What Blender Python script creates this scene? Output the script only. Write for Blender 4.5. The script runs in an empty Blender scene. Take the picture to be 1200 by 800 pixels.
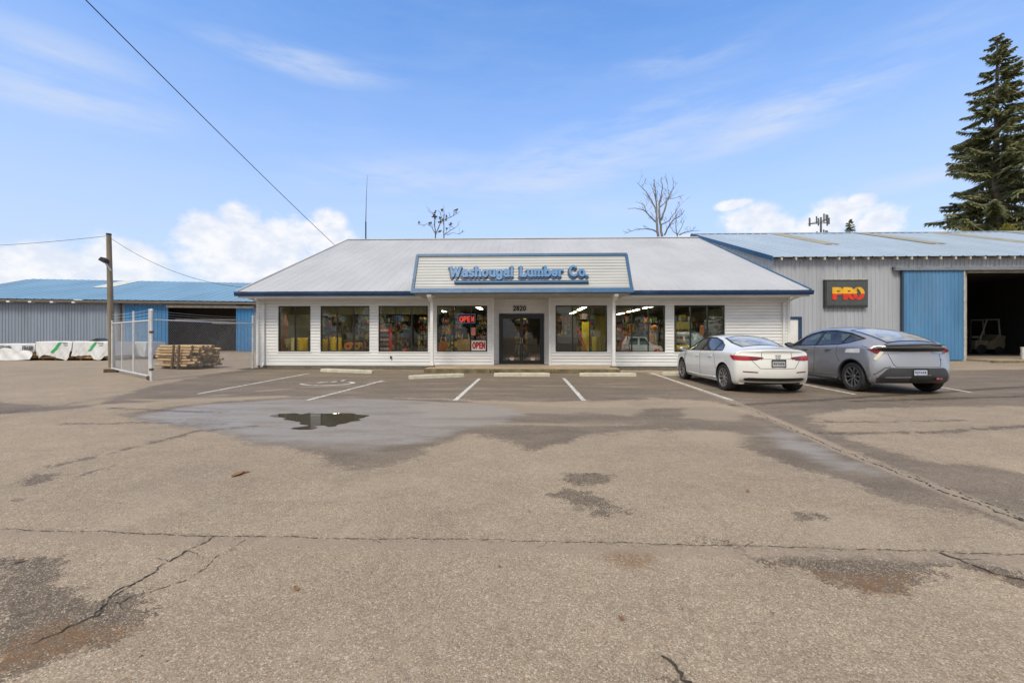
import bpy, bmesh, math, random
import numpy as np
from mathutils import Vector, Matrix
from mathutils.bvhtree import BVHTree
random.seed(7)
RNG = np.random.default_rng(11)
R = math.radians
scene = bpy.context.scene
COL = scene.collection

# ------------------------------------------------------------------ camera
CH, FP, HV = 1.38, 500.0, 393.5          # eye height, focal length and horizon in photo pixels
SA, CA = math.sin(0.03), math.cos(0.03)
cam_d = bpy.data.cameras.new('camera')
cam = bpy.data.objects.new('camera', cam_d)
COL.objects.link(cam)
cam.location = (0, 0, CH)
cam.rotation_euler = (R(90), 0, 0.03)
cam_d.sensor_width = 36
cam_d.lens = 36 * FP / 1200
cam_d.shift_y = -(400 - HV) / 1200
cam_d.clip_end = 3000
scene.camera = cam

def PT(u, v, t):
    a = (u - 600) / FP; b = (HV - v) / FP
    return Vector((t * (-SA + a * CA), t * (CA + a * SA), CH + b * t))
def G(u, v, z=0.0):                       # point of height z seen at u, v
    return PT(u, v, (CH - z) * FP / (v - HV))
def WY(u, v, Y):                          # point of the plane y = Y
    a = (u - 600) / FP
    return PT(u, v, Y / (CA + a * SA))
def WX(u, Y): return WY(u, HV, Y).x

# ------------------------------------------------------------------ mesh helpers
ORG = {}
class MB:
    def __init__(s): s.v = []; s.f = []; s.m = []; s.xf = None
    def add(s, vs, fs, mi=0):
        o = len(s.v)
        if s.xf is not None: vs = [tuple(s.xf @ Vector(p)) for p in vs]
        s.v += [tuple(p) for p in vs]
        s.f += [tuple(i + o for i in f) for f in fs]
        s.m += [mi] * len(fs)
        return s
    def box(s, x0, x1, y0, y1, z0, z1, mi=0):
        return s.add([(x0,y0,z0),(x1,y0,z0),(x1,y1,z0),(x0,y1,z0),(x0,y0,z1),(x1,y0,z1),(x1,y1,z1),(x0,y1,z1)],
                     [(0,3,2,1),(4,5,6,7),(0,1,5,4),(1,2,6,5),(2,3,7,6),(3,0,4,7)], mi)
    def quad(s, a, b, c, d, mi=0): return s.add([a,b,c,d], [(0,1,2,3)], mi)
    def prism(s, poly, d, mi=0):          # poly: list of 3D points, extruded along vector d
        n = len(poly); d = Vector(d)
        vs = [Vector(p) for p in poly] + [Vector(p) + d for p in poly]
        fs = [tuple(range(n))[::-1], tuple(range(n, 2*n))] + [(i, (i+1) % n, n + (i+1) % n, n + i) for i in range(n)]
        return s.add(vs, fs, mi)
    def tube(s, path, r, n=8, mi=0, cap=True):
        path = [Vector(p) for p in path]; k = len(path)
        rs = r if isinstance(r, (list, tuple)) else [r] * k
        vs = []; fs = []
        up = None
        for i, p in enumerate(path):
            t = (path[min(i+1, k-1)] - path[max(i-1, 0)])
            if t.length < 1e-9: t = Vector((0,0,1))
            t.normalize()
            if up is None: up = t.orthogonal().normalized()
            up = (up - t * up.dot(t))
            if up.length < 1e-6: up = t.orthogonal()
            up.normalize(); w = t.cross(up)
            for j in range(n):
                a = 2 * math.pi * j / n
                vs.append(p + (up * math.cos(a) + w * math.sin(a)) * rs[i])
        for i in range(k - 1):
            for j in range(n):
                fs.append((i*n + j, i*n + (j+1) % n, (i+1)*n + (j+1) % n, (i+1)*n + j))
        if cap and n > 2:
            fs.append(tuple(range(n))[::-1]); fs.append(tuple(range((k-1)*n, k*n)))
        return s.add(vs, fs, mi)
    def lathe(s, prof, n=32, axis='y', mi=0, close=False):   # prof: (r, h) pairs about an axis through the origin
        vs = []; fs = []; k = len(prof)
        for j in range(n):
            a = 2 * math.pi * j / n; c, q = math.cos(a), math.sin(a)
            for r, h in prof:
                vs.append((r*c, h, r*q) if axis == 'y' else (r*c, r*q, h))
        for j in range(n):
            for i in range(k - 1 if not close else k):
                i2 = (i + 1) % k; j2 = (j + 1) % n
                fs.append((j*k + i, j*k + i2, j2*k + i2, j2*k + i))
        return s.add(vs, fs, mi)
    def build(s, name, mats, parent=None, smooth=False, label=None, org=None, auto=None):
        me = bpy.data.meshes.new(name)
        o3 = org if org is not None else (ORG.get(parent.name, Vector((0,0,0))) if parent else Vector((0,0,0)))
        me.from_pydata([(a - o3[0], b - o3[1], c - o3[2]) for a, b, c in s.v], [], s.f)
        for m in (mats if isinstance(mats, (list, tuple)) else [mats]): me.materials.append(m)
        if any(s.m): me.polygons.foreach_set('material_index', s.m)
        if smooth: me.polygons.foreach_set('use_smooth', [True] * len(me.polygons))
        me.validate(); me.update()
        if auto is not None:
            me.polygons.foreach_set('use_smooth', [True] * len(me.polygons))
            bm = bmesh.new(); bm.from_mesh(me)
            for e in bm.edges:
                if len(e.link_faces) == 2 and e.calc_face_angle(0) > R(auto): e.smooth = False
            bm.to_mesh(me); bm.free()
        ob = bpy.data.objects.new(name, me); COL.objects.link(ob)
        if parent is not None: ob.parent = parent
        else: ob.location = o3
        ORG[ob.name] = Vector(o3)
        if label: ob['label'] = label
        return ob
def thing(name, label, cat, loc=(0,0,0), rz=0.0, group=None, local=False):
    o = bpy.data.objects.new(name, None); COL.objects.link(o)
    o.empty_display_size = 0.2
    o.location = loc; o.rotation_euler = (0, 0, rz)
    ORG[o.name] = Vector((0,0,0)) if local else Vector(loc)
    return tag(o, label, cat, group)
def tag(o, label, cat, group=None, kind=None):
    o['label'] = label; o['category'] = cat
    if group: o['group'] = group
    if kind: o['kind'] = kind
    return o
def struct(o, label=None):
    o['kind'] = 'structure'
    if label: o['label'] = label
    return o
def copy_tree(o, parent=None):
    c = o.copy(); COL.objects.link(c)
    ORG[c.name] = ORG.get(o.name, Vector((0,0,0)))
    if parent is not None: c.parent = parent
    for ch in list(o.children): copy_tree(ch, c)
    return c

# ------------------------------------------------------------------ shapes from distance fields
def sdf_mesh(fn, x0, x1, y0, y1, cell):
    nx = max(2, int(math.ceil((x1-x0)/cell))); ny = max(2, int(math.ceil((y1-y0)/cell)))
    X = np.linspace(x0, x1, nx+1); Y = np.linspace(y0, y1, ny+1)
    D = fn(*np.meshgrid(X, Y, indexing='ij'))
    V = []; key = {}; F = []
    def vid(k, p):
        if k not in key: key[k] = len(V); V.append(p)
        return key[k]
    for i in range(nx):
        for j in range(ny):
            cs = ((i,j),(i+1,j),(i+1,j+1),(i,j+1))
            ds = [D[c] for c in cs]
            if all(d > 0 for d in ds): continue
            poly = []
            for k in range(4):
                a, b = cs[k], cs[(k+1) % 4]; da, db = ds[k], ds[(k+1) % 4]
                if da <= 0: poly.append(vid(('c',)+a, (X[a[0]], Y[a[1]])))
                if (da <= 0) != (db <= 0):
                    f = min(max(da / (da - db), 0.02), 0.98)
                    poly.append(vid(('e',)+min(a,b)+max(a,b), (X[a[0]]+(X[b[0]]-X[a[0]])*f, Y[a[1]]+(Y[b[1]]-Y[a[1]])*f)))
            if len(poly) >= 3: F.append(tuple(poly))
    return V, F
def seg_dist(X, Y, ax, ay, bx, by):
    dx, dy = bx-ax, by-ay; L = dx*dx+dy*dy + 1e-12
    t = np.clip(((X-ax)*dx + (Y-ay)*dy)/L, 0, 1)
    return np.hypot(X-ax-t*dx, Y-ay-t*dy)
def line_dist(X, Y, pts):
    d = np.full(np.shape(X), 1e9)
    for p, q in zip(pts[:-1], pts[1:]): d = np.minimum(d, seg_dist(X, Y, p[0], p[1], q[0], q[1]))
    return d
def poly_sdf(X, Y, pts):
    d = line_dist(X, Y, list(pts) + [pts[0]])
    ins = np.zeros(np.shape(X), bool); n = len(pts)
    for i in range(n):
        ax, ay = pts[i][0], pts[i][1]; bx, by = pts[(i+1) % n][0], pts[(i+1) % n][1]
        c = ((ay > Y) != (by > Y)) & (X < (bx-ax)*(Y-ay)/((by-ay) if abs(by-ay) > 1e-12 else 1e-12) + ax)
        ins ^= c
    return np.where(ins, -d, d)
def extrude2d(V, F, to3, depth):          # solid from a flat 2D mesh; to3(x, y, d) -> 3D
    n = len(V)
    vs = [to3(x, y, 0.0) for x, y in V] + [to3(x, y, depth) for x, y in V]
    fs = [tuple(f) for f in F] + [tuple(i+n for i in f[::-1]) for f in F]
    cnt = {}
    for f in F:
        for a, b in zip(f, f[1:] + f[:1]): cnt[(a,b)] = cnt.get((a,b), 0) + 1
    side = [(b, a, a+n, b+n) for (a, b) in cnt if (b, a) not in cnt]
    return vs, fs, side
def arc(cx, cy, rx, ry, a0, a1, n=12):
    return [(cx + rx*math.cos(R(a0+(a1-a0)*i/n)), cy + ry*math.sin(R(a0+(a1-a0)*i/n))) for i in range(n+1)]
# stroke letters: width, strokes (unit cap height, x-height .66)
GL = {
 'W': (1.12, [[(0.02,1),(0.3,0),(0.56,0.85),(0.82,0),(1.1,1)]]),
 'L': (0.62, [[(0.1,1),(0.1,0),(0.6,0)],[(0.6,0),(0.6,0.2)]]),
 'C': (0.82, [arc(0.42,0.5,0.38,0.5,50,310,18)]),
 'a': (0.6, [arc(0.27,0.19,0.20,0.19,0,360,16), arc(0.29,0.46,0.22,0.20,150,0,10)+[(0.51,0.0)]]),
 's': (0.5, [arc(0.26,0.48,0.2,0.16,40,270,10)+arc(0.26,0.16,0.2,0.16,90,-140,10)]),
 'h': (0.6, [[(0.08,1),(0.08,0)], arc(0.3,0.4,0.22,0.24,180,0,10)+[(0.52,0)]]),
 'o': (0.6, [arc(0.3,0.32,0.25,0.32,0,360,18)]),
 'u': (0.6, [[(0.08,0.64)]+arc(0.3,0.24,0.22,0.24,180,360,10),[(0.52,0.64),(0.52,0)]]),
 'g': (0.58, [arc(0.27,0.33,0.23,0.3,0,360,18),[(0.52,0.64),(0.52,-0.08)]+arc(0.28,-0.08,0.24,0.2,0,-150,10)]),
 'l': (0.24, [[(0.12,1),(0.12,0)]]),
 'm': (0.92, [[(0.08,0.64),(0.08,0)], arc(0.27,0.42,0.19,0.22,180,0,9)+[(0.46,0)], arc(0.65,0.42,0.19,0.22,180,0,9)+[(0.84,0)]]),
 'b': (0.6, [[(0.08,1),(0.08,0)], arc(0.32,0.32,0.24,0.31,0,360,18)]),
 'e': (0.58, [arc(0.29,0.32,0.24,0.31,0,325,18),[(0.06,0.34),(0.52,0.34)]]),
 'r': (0.42, [[(0.08,0.64),(0.08,0)], arc(0.3,0.38,0.22,0.24,180,60,8)]),
 '.': (0.2, [[(0.1,0.02),(0.1,0.03)]]),
 ' ': (0.42, []),
 'O': (0.74, [arc(0.37,0.5,0.31,0.5,0,360,20)]),
 'P': (0.62, [[(0.08,0),(0.08,1)], [(0.08,1)]+arc(0.3,0.75,0.26,0.25,90,-90,10)+[(0.08,0.5)]]),
 'E': (0.56, [[(0.54,1),(0.08,1),(0.08,0),(0.54,0)],[(0.08,0.5),(0.46,0.5)]]),
 'N': (0.66, [[(0.08,0),(0.08,1),(0.58,0),(0.58,1)]]),
 'R': (0.64, [[(0.08,0),(0.08,1)], [(0.08,1)]+arc(0.3,0.75,0.26,0.25,90,-90,10)+[(0.08,0.5)], [(0.26,0.5),(0.58,0)]]),
 'F': (0.54, [[(0.54,1),(0.08,1),(0.08,0)],[(0.08,0.52),(0.44,0.52)]]),
 'A': (0.7, [[(0.04,0),(0.35,1),(0.66,0)],[(0.16,0.34),(0.54,0.34)]]),
 'K': (0.64, [[(0.08,0),(0.08,1)],[(0.56,1),(0.1,0.44)],[(0.24,0.6),(0.58,0)]]),
 '2': (0.6, [arc(0.3,0.74,0.23,0.26,165,-20,10)+[(0.08,0),(0.54,0)]]),
 '8': (0.6, [arc(0.3,0.75,0.2,0.25,0,360,14), arc(0.3,0.25,0.24,0.25,0,360,14)]),
 '0': (0.62, [arc(0.31,0.5,0.24,0.5,0,360,18)]),
}
SERIF = {'W':[(0.02,1),(1.1,1)],'L':[(0.1,1),(0.1,0)],'h':[(0.08,1),(0.08,0),(0.52,0)],'u':[(0.06,0.64),(0.5,0.64),(0.54,0)],
 'l':[(0.12,1),(0.12,0)],'m':[(0.06,0.64),(0.08,0),(0.46,0),(0.84,0)],'b':[(0.06,1)],'r':[(0.06,0.64),(0.08,0)],'a':[(0.55,0)]}
def text_sdf(txt, h, r, gap=0.16, serif=0.0, xs=1.0):
    """distance field and size of a word of stroke letters; h cap height, r stroke radius"""
    x = 0.0; segs = []
    for ch in txt:
        w, st = GL[ch]
        for s in st:
            pts = [((x + px*xs)*h, py*h) for px, py in s]
            segs.append((pts, r))
        if serif:
            for px, py in SERIF.get(ch, []):
                segs.append(([((x+px*xs-serif)*h, py*h), ((x+px*xs+serif)*h, py*h)], r*0.62))
        x += w*xs + gap
    W = (x - gap) * h
    def fn(X, Y, grow=0.0):
        d = np.full(np.shape(X), 1e9)
        for pts, rr in segs: d = np.minimum(d, line_dist(X, Y, pts) - rr)
        return d - grow
    return fn, W
def text_solid(mb, txt, h, r, to3, depth, cell, mi=0, ms=None, grow=0.0, gap=0.16, serif=0.0, xs=1.0, fit=None):
    fn, W = text_sdf(txt, h, r, gap, serif, xs)
    sx = 1.0 if fit is None else fit / W
    V, F = sdf_mesh(lambda X, Y: fn(X, Y, grow), -0.3*h, W+0.3*h, -0.45*h, 1.3*h, cell)
    V = [(x*sx, y) for x, y in V]
    vs, fs, side = extrude2d(V, F, to3, depth)
    mb.add(vs, fs, mi); o = len(mb.v) - len(vs)
    mb.f += [tuple(i+o for i in f) for f in side]; mb.m += [mi if ms is None else ms] * len(side)
    return W*sx

# ------------------------------------------------------------------ materials
MATS = {}
class NT:
    def __init__(s, tree): s.t = tree; s.n = tree.nodes; s.l = tree.links
    def new(s, typ, **kw):
        n = s.n.new(typ)
        for k, v in kw.items():
            if k.startswith('in_'):
                key = k[3:]; key = int(key) if key.isdigit() else key.replace('_', ' ')
                s.set(n.inputs[key], v)
            else: setattr(n, k, v)
        return n
    def set(s, sock, v):
        if isinstance(v, bpy.types.NodeSocket): s.l.new(v, sock)
        elif isinstance(v, bpy.types.Node): s.l.new(v.outputs[0], sock)
        else: sock.default_value = v
    def math(s, op, a, b=0.0, c=0.0, clamp=False):
        n = s.n.new('ShaderNodeMath'); n.operation = op; n.use_clamp = clamp
        s.set(n.inputs[0], a); s.set(n.inputs[1], b); s.set(n.inputs[2], c); return n.outputs[0]
    def noise(s, vec, scale, detail=3, rough=0.55, dist=0.0):
        n = s.n.new('ShaderNodeTexNoise'); s.set(n.inputs['Vector'], vec); n.inputs['Scale'].default_value = scale
        n.inputs['Detail'].default_value = detail; n.inputs['Roughness'].default_value = rough; n.inputs['Distortion'].default_value = dist
        return n.outputs['Fac']
    def ramp(s, fac, stops):
        n = s.n.new('ShaderNodeValToRGB'); s.set(n.inputs[0], fac); e = n.color_ramp.elements
        while len(e) < len(stops): e.new(0.5)
        for el, (p, c) in zip(e, stops):
            el.position = p; el.color = (*c, 1) if len(c) == 3 else c
        return n.outputs[0]
    def mix(s, fac, a, b, typ='MIX'):
        n = s.n.new('ShaderNodeMix'); n.data_type = 'RGBA'; n.blend_type = typ
        s.set(n.inputs[0], fac)
        for k, v in ((6, a), (7, b)):
            if isinstance(v, tuple) and len(v) == 3: v = (*v, 1)
            s.set(n.inputs[k], v)
        return n.outputs[2]
    def smooth(s, x, a, b):               # 0 at a, 1 at b
        n = s.n.new('ShaderNodeMapRange'); n.interpolation_type = 'SMOOTHSTEP'; n.clamp = True
        s.set(n.inputs[0], x); s.set(n.inputs[1], a); s.set(n.inputs[2], b); n.inputs[3].default_value = 0; n.inputs[4].default_value = 1
        return n.outputs[0]
    def scale(s, vec, k):
        n = s.n.new('ShaderNodeMapping'); s.set(n.inputs[0], vec); n.inputs['Scale'].default_value = k; return n.outputs[0]
def newmat(name):
    m = bpy.data.materials.new(name); m.use_nodes = True
    nt = NT(m.node_tree); b = nt.n['Principled BSDF']
    return m, nt, b
def pm(name, col, rough=0.6, metal=0.0, var=0.12, scale=3.0, stretch=(1,1,1), bump=0.0, bscale=40.0, coat=0.0, dirt=None, spec=0.5, dirtamt=0.4, world=True):
    m, nt, b = newmat(name)
    if world:
        pos = nt.new('ShaderNodeNewGeometry').outputs['Position']
    else:
        pos = nt.new('ShaderNodeTexCoord').outputs['Object']
    v = nt.scale(pos, stretch)
    n1 = nt.noise(v, scale, 4, 0.6)
    dk = tuple(max(0, c*(1-var*1.6)) for c in col); lt = tuple(min(1, c*(1+var*1.2)) for c in col)
    c = nt.ramp(n1, [(0.28, dk), (0.72, lt)])
    if dirt is not None:
        n2 = nt.noise(v, scale*0.37, 5, 0.7)
        c = nt.mix(nt.math('MULTIPLY', nt.smooth(n2, 0.5, 0.72), dirtamt), c, dirt)
    nt.set(b.inputs['Base Color'], c)
    n3 = nt.noise(v, scale*2.3, 3)
    nt.set(b.inputs['Roughness'], nt.math('ADD', nt.math('MULTIPLY', n3, 0.2), rough - 0.1, clamp=True))
    b.inputs['Metallic'].default_value = metal
    b.inputs['Specular IOR Level'].default_value = spec
    b.inputs['Coat Weight'].default_value = coat; b.inputs['Coat Roughness'].default_value = 0.06
    if bump:
        bn = nt.new('ShaderNodeBump'); bn.inputs['Strength'].default_value = bump; bn.inputs['Distance'].default_value = 0.01
        nt.set(bn.inputs['Height'], nt.noise(pos, bscale, 4, 0.6)); nt.set(b.inputs['Normal'], bn)
    return m
def glow(name, col, strength):
    m, nt, b = newmat(name)
    b.inputs['Base Color'].default_value = (*col, 1); b.inputs['Emission Color'].default_value = (*col, 1)
    b.inputs['Emission Strength'].default_value = strength
    return m
def glassmat(name, tint=(0.8,0.85,0.82), refl=1.0, rough=0.0, painted_sheen=0.0):
    m, nt, b = newmat(name)
    nt.n.remove(b); out = nt.n['Material Output']
    g0 = nt.new('ShaderNodeNewGeometry'); dp = nt.new('ShaderNodeVectorMath', operation='DOT_PRODUCT'); nt.set(dp.inputs[0], g0.outputs['Normal']); nt.set(dp.inputs[1], g0.outputs['Incoming'])
    cs = nt.math('SUBTRACT', 1.0, nt.math('ABSOLUTE', dp.outputs['Value']), clamp=True)
    f = nt.math('MULTIPLY', nt.math('ADD', 0.04, nt.math('MULTIPLY', nt.math('POWER', cs, 5.0), 0.96)), refl, clamp=True)
    tr = nt.new('ShaderNodeBsdfTransparent'); tr.inputs[0].default_value = (*tint, 1)
    gl = nt.new('ShaderNodeBsdfGlossy'); gl.inputs['Roughness'].default_value = rough
    geo = nt.new('ShaderNodeNewGeometry').outputs['Position']
    bn = nt.new('ShaderNodeBump'); bn.inputs['Strength'].default_value = 0.06; bn.inputs['Distance'].default_value = 0.02
    nt.set(bn.inputs['Height'], nt.noise(geo, 1.3, 1)); nt.set(gl.inputs['Normal'], bn)
    mx = nt.new('ShaderNodeMixShader'); nt.set(mx.inputs[0], f); nt.l.new(tr.outputs[0], mx.inputs[1]); nt.l.new(gl.outputs[0], mx.inputs[2])
    if painted_sheen:                                           # pale diffuse film painting the sky's reflection into the glass
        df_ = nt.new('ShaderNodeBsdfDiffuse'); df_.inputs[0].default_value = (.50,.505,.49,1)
        m2 = nt.new('ShaderNodeMixShader'); nt.set(m2.inputs[0], nt.math('MULTIPLY', nt.smooth(nt.noise(geo, 4, 4), 0.1, 0.8), painted_sheen)); nt.l.new(mx.outputs[0], m2.inputs[1]); nt.l.new(df_.outputs[0], m2.inputs[2]); mx = m2
    nt.l.new(mx.outputs[0], out.inputs[0])
    return m
# ------------------------------------------------------------------ sky and sun
SUN_EL, SUN_AZ = 52.0, 200.0             # degrees; azimuth clockwise from +y: behind and left of the viewpoint
w = bpy.data.worlds.new('World'); scene.world = w; w.use_nodes = True
nt = NT(w.node_tree); bg = nt.n['Background']
sky = nt.new('ShaderNodeTexSky', sky_type='NISHITA', sun_disc=False)
sky.sun_elevation = R(SUN_EL); sky.sun_rotation = R(SUN_AZ); sky.air_density = 1.0; sky.dust_density = 0.6; sky.ozone_density = 2.2
d = nt.new('ShaderNodeTexCoord').outputs['Generated']
sp = nt.new('ShaderNodeSeparateXYZ'); nt.set(sp.inputs[0], d)
az = nt.math('ARCTAN2', sp.outputs[0], sp.outputs[1]); el = nt.math('ARCSINE', sp.outputs[2])
def azel(u, v):
    p = PT(u, v, 1.0) - Vector((0,0,CH)); p.normalize()
    return math.atan2(p.x, p.y), math.asin(p.z)
cx = nt.new('ShaderNodeCombineXYZ'); nt.set(cx.inputs[0], az); nt.set(cx.inputs[1], el)
def skynoise(sx, sy, scale, detail=6, rough=0.6, dist=0.0, off=0.0, rot=0.0):
    m = nt.n.new('ShaderNodeMapping'); nt.set(m.inputs[0], cx.outputs[0]); m.inputs['Scale'].default_value = (sx, sy, 1); m.inputs['Location'].default_value = (off, off*0.7, off*1.3)
    m.inputs['Rotation'].default_value = (0, 0, rot)
    return nt.noise(m.outputs[0], scale, detail, rough, dist)
def blob(u, v, ru, rv, amp=1.0, ang=0.0):
    a0, e0 = azel(u, v); a1, _ = azel(u+ru, v); _, e1 = azel(u, v-rv)
    da = nt.math('SUBTRACT', az, a0); de = nt.math('SUBTRACT', el, e0)
    c, s = math.cos(ang), math.sin(ang)
    x = nt.math('ADD', nt.math('MULTIPLY', da, c), nt.math('MULTIPLY', de, s)); y = nt.math('SUBTRACT', nt.math('MULTIPLY', de, c), nt.math('MULTIPLY', da, s))
    x = nt.math('DIVIDE', x, a1-a0); y = nt.math('DIVIDE', y, e1-e0)
    r2 = nt.math('ADD', nt.math('MULTIPLY', x, x), nt.math('MULTIPLY', y, y))
    return nt.math('MULTIPLY', nt.math('SUBTRACT', 1.0, nt.math('SQRT', r2)), amp)
def union(bs):
    r = bs[0]
    for b_ in bs[1:]: r = nt.math('MAXIMUM', r, b_)
    return r
fine = skynoise(1, 1.25, 16, 8, 0.62)
puff = skynoise(1, 1.2, 42, 5, 0.6, off=3.0)
edge = nt.math('ADD', nt.math('MULTIPLY', nt.math('SUBTRACT', fine, 0.5), 2.2), nt.math('MULTIPLY', nt.math('SUBTRACT', puff, 0.5), 0.7))
cum = union([blob(40,318,110,44), blob(150,312,80,38), blob(-60,310,90,40),
             blob(250,275,52,34), blob(280,258,34,26), blob(315,290,70,40), blob(375,278,46,34), blob(385,262,30,22), blob(240,262,28,18), blob(300,312,110,36),
             blob(880,255,46,22), blob(905,268,46,24), blob(860,240,30,9), blob(985,252,48,26), blob(1005,240,26,18), blob(1025,262,40,26), blob(960,265,50,22), blob(1080,285,70,16), blob(800,284,46,11)])
cmask = nt.smooth(nt.math('ADD', cum, nt.math('MULTIPLY', edge, 0.55)), 0.0, 0.50)
# veils of high cloud
wisp_n = skynoise(0.5, 2.6, 5.0, 7, 0.62, 0.4, 5.0, 0.12)
wisp_f = skynoise(0.7, 3.5, 14.0, 5, 0.6, 0.2, 9.0, 0.1)
wv = union([blob(70,112,150,34), blob(60,60,120,26,0.6), blob(360,76,110,20,0.8), blob(690,185,210,46,1.2,0.22), blob(930,130,240,40,1.0,0.2), blob(480,210,160,30,0.7,0.1), blob(800,70,90,18,0.6), blob(1080,210,110,14,0.7), blob(600,250,220,14,0.5)])
wv = nt.math('ADD', nt.math('MAXIMUM', wv, -0.15), 0.15)
wmask = nt.math('MULTIPLY', nt.smooth(nt.math('ADD', wisp_n, nt.math('MULTIPLY', wisp_f, 0.35)), 0.44, 0.92), nt.math('ADD', nt.math('MULTIPLY', wv, 0.95), 0.12), clamp=True)
# haze towards the horizon
hz = nt.smooth(el, R(38), R(1))
skyc = nt.mix(1.0, sky.outputs[0], (1.25, 1.68, 2.1), 'MULTIPLY')
K = 1/0.1
skyc = nt.mix(nt.math('MULTIPLY', hz, 0.80), skyc, (0.42*K, 0.45*K, 0.52*K))
skyc = nt.mix(nt.math('MULTIPLY', wmask, 0.85), skyc, (0.47*K, 0.53*K, 0.64*K))
shade = nt.smooth(skynoise(1, 1.4, 26, 5, 0.6, off=7.0), 0.3, 0.7)
cl = nt.mix(shade, (0.54*K, 0.58*K, 0.66*K), (0.70*K, 0.695*K, 0.70*K))
skyc = nt.mix(nt.math('MULTIPLY', cmask, 0.92), skyc, cl)
# thin bright overcast overhead and behind the viewpoint, broken by noise
ov = nt.math('MAXIMUM', nt.smooth(el, R(41), R(50)), nt.smooth(sp.outputs[1], 0.05, -0.35))
on = nt.new('ShaderNodeTexNoise'); nt.set(on.inputs['Vector'], d); on.inputs['Scale'].default_value = 2.2; on.inputs['Detail'].default_value = 5
ovc = nt.mix(nt.smooth(on.outputs['Fac'], 0.3, 0.7), (0.38*K, 0.40*K, 0.43*K), (0.62*K, 0.62*K, 0.62*K))
skyc = nt.mix(nt.math('MULTIPLY', ov, 0.85), skyc, ovc)
nt.set(bg.inputs[0], skyc); bg.inputs[1].default_value = 0.1
sd = bpy.data.lights.new('sun', 'SUN'); sun = bpy.data.objects.new('sun', sd); COL.objects.link(sun)
sd.energy = 2.0; sd.angle = R(18); sd.color = (1.0, 0.91, 0.74)
az_ = R(SUN_AZ); e_ = R(SUN_EL)
sv = Vector((math.sin(az_)*math.cos(e_), math.cos(az_)*math.cos(e_), math.sin(e_)))
sun.rotation_euler = (-sv).to_track_quat('-Z', 'Y').to_euler()
sun.location = (0, -20, 40)
vs = scene.view_settings
vs.view_transform = 'Standard'; vs.look = 'None'; vs.exposure = 0.52; vs.gamma = 1; vs.use_curve_mapping = False
scene.cycles.use_denoising = True
scene.cycles.max_bounces = 10; scene.cycles.transparent_max_bounces = 24
scene.cycles.sample_clamp_indirect = 6
# ------------------------------------------------------------------ the parking lot
def poly_w(pts): return [tuple(G(u, v)[:2]) for u, v in pts]
xs_ = sorted(set([round(x, 3) for x in np.arange(-9, 9.01, 0.09)] + [round(x, 3) for x in np.arange(-27, -9, 0.22)] + [round(x, 3) for x in np.arange(9.2, 27, 0.22)]
   + [-900,-400,-200,-120,-80,-60,-50,-44,-40,-36,-33,-30,-28.4, 28.4,30,33,36,40,44,50,60,80,120,200,400,900]))
ys_ = sorted(set([round(y, 3) for y in np.arange(1.2, 6, 0.05)] + [round(y, 3) for y in np.arange(6, 13, 0.1)] + [round(y, 3) for y in np.arange(13, 26, 0.22)]
   + [-300,-100,-40,-20,-10,-5,-2,-0.5,0.4, 27,29,31,34,38,44,52,64,80,110,160,250,400,700,1200]))
XX, YY = np.meshgrid(np.array(xs_), np.array(ys_), indexing='ij')
BIG = np.full(XX.shape, 9.0)
def un(polys):
    d = BIG.copy()
    for p in polys: d = np.minimum(d, poly_sdf(XX, YY, poly_w(p)))
    return d
def ln(lines):                                                     # distance to marks minus their half width
    d = BIG.copy()
    for pts, hw in lines: d = np.minimum(d, line_dist(XX, YY, poly_w(pts)) - hw)
    return d
wet = un([[(165,489),(205,479),(260,472),(330,468),(420,467),(520,471),(585,476),(612,486),(590,496),(545,503),(515,510),(480,520),(440,527),(395,523),(345,521),(300,518),(262,506),(243,500),(195,497)],
          [(900,500),(935,512),(985,536),(1015,552),(990,550),(940,533),(910,520)]])
damp = un([[(140,486),(205,476),(260,470),(330,466),(420,465),(520,468),(640,476),(760,478),(840,477),(905,492),(985,526),(1080,563),(1210,617),(1210,622),(1150,602),(1085,592),(1030,578),(985,561),(930,548),(893,534),(866,520),(858,506),(800,504),(740,503),(690,510),(650,524),(620,528),(585,513),(545,508),(512,522),(480,538),(425,549),(385,540),(345,524),(300,521),(262,508),(243,502),(195,499)],
           [(905,490),(985,524),(1080,560),(1215,613),(1215,560),(1150,545),(1100,542),(1050,530),(1000,516),(960,498),(950,486),(1000,480),(1100,476),(1500,472),(1500,428),(700,440),(745,465),(840,470)],
           [(-20,487),(100,478),(165,455),(240,440),(300,432),(500,434),(760,436),(760,468),(640,471),(520,467),(330,464),(230,468),(120,474),(60,476),(-20,470)]])
dark = un([[(-10,655),(30,652),(60,654),(72,668),(64,680),(80,690),(105,704),(135,692),(158,690),(178,712),(172,735),(118,755),(70,770),(-10,795)],
           [(880,650),(940,648),(1000,649),(1060,653),(1110,655),(1120,664),(1085,678),(1060,694),(1030,697),(985,684),(935,668),(900,660)],
           [(1095,645),(1150,658),(1215,674),(1215,690),(1160,674),(1118,660)],
           [(640,580),(662,571),(690,577),(712,588),(712,603),(700,604),(685,592),(655,584)], [(664,556),(690,553),(716,557),(712,566),(685,570),(668,566)],
           [(770,769),(780,774),(800,792),(812,806),(792,806),(778,785)],[(728,598),(738,596),(742,602),(730,602)],[(930,603),(950,599),(968,607),(945,611)],[(800,628),(850,634),(870,640),(830,640)],
           [(20,566),(42,556),(70,554),(62,562),(40,568)]])
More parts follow.
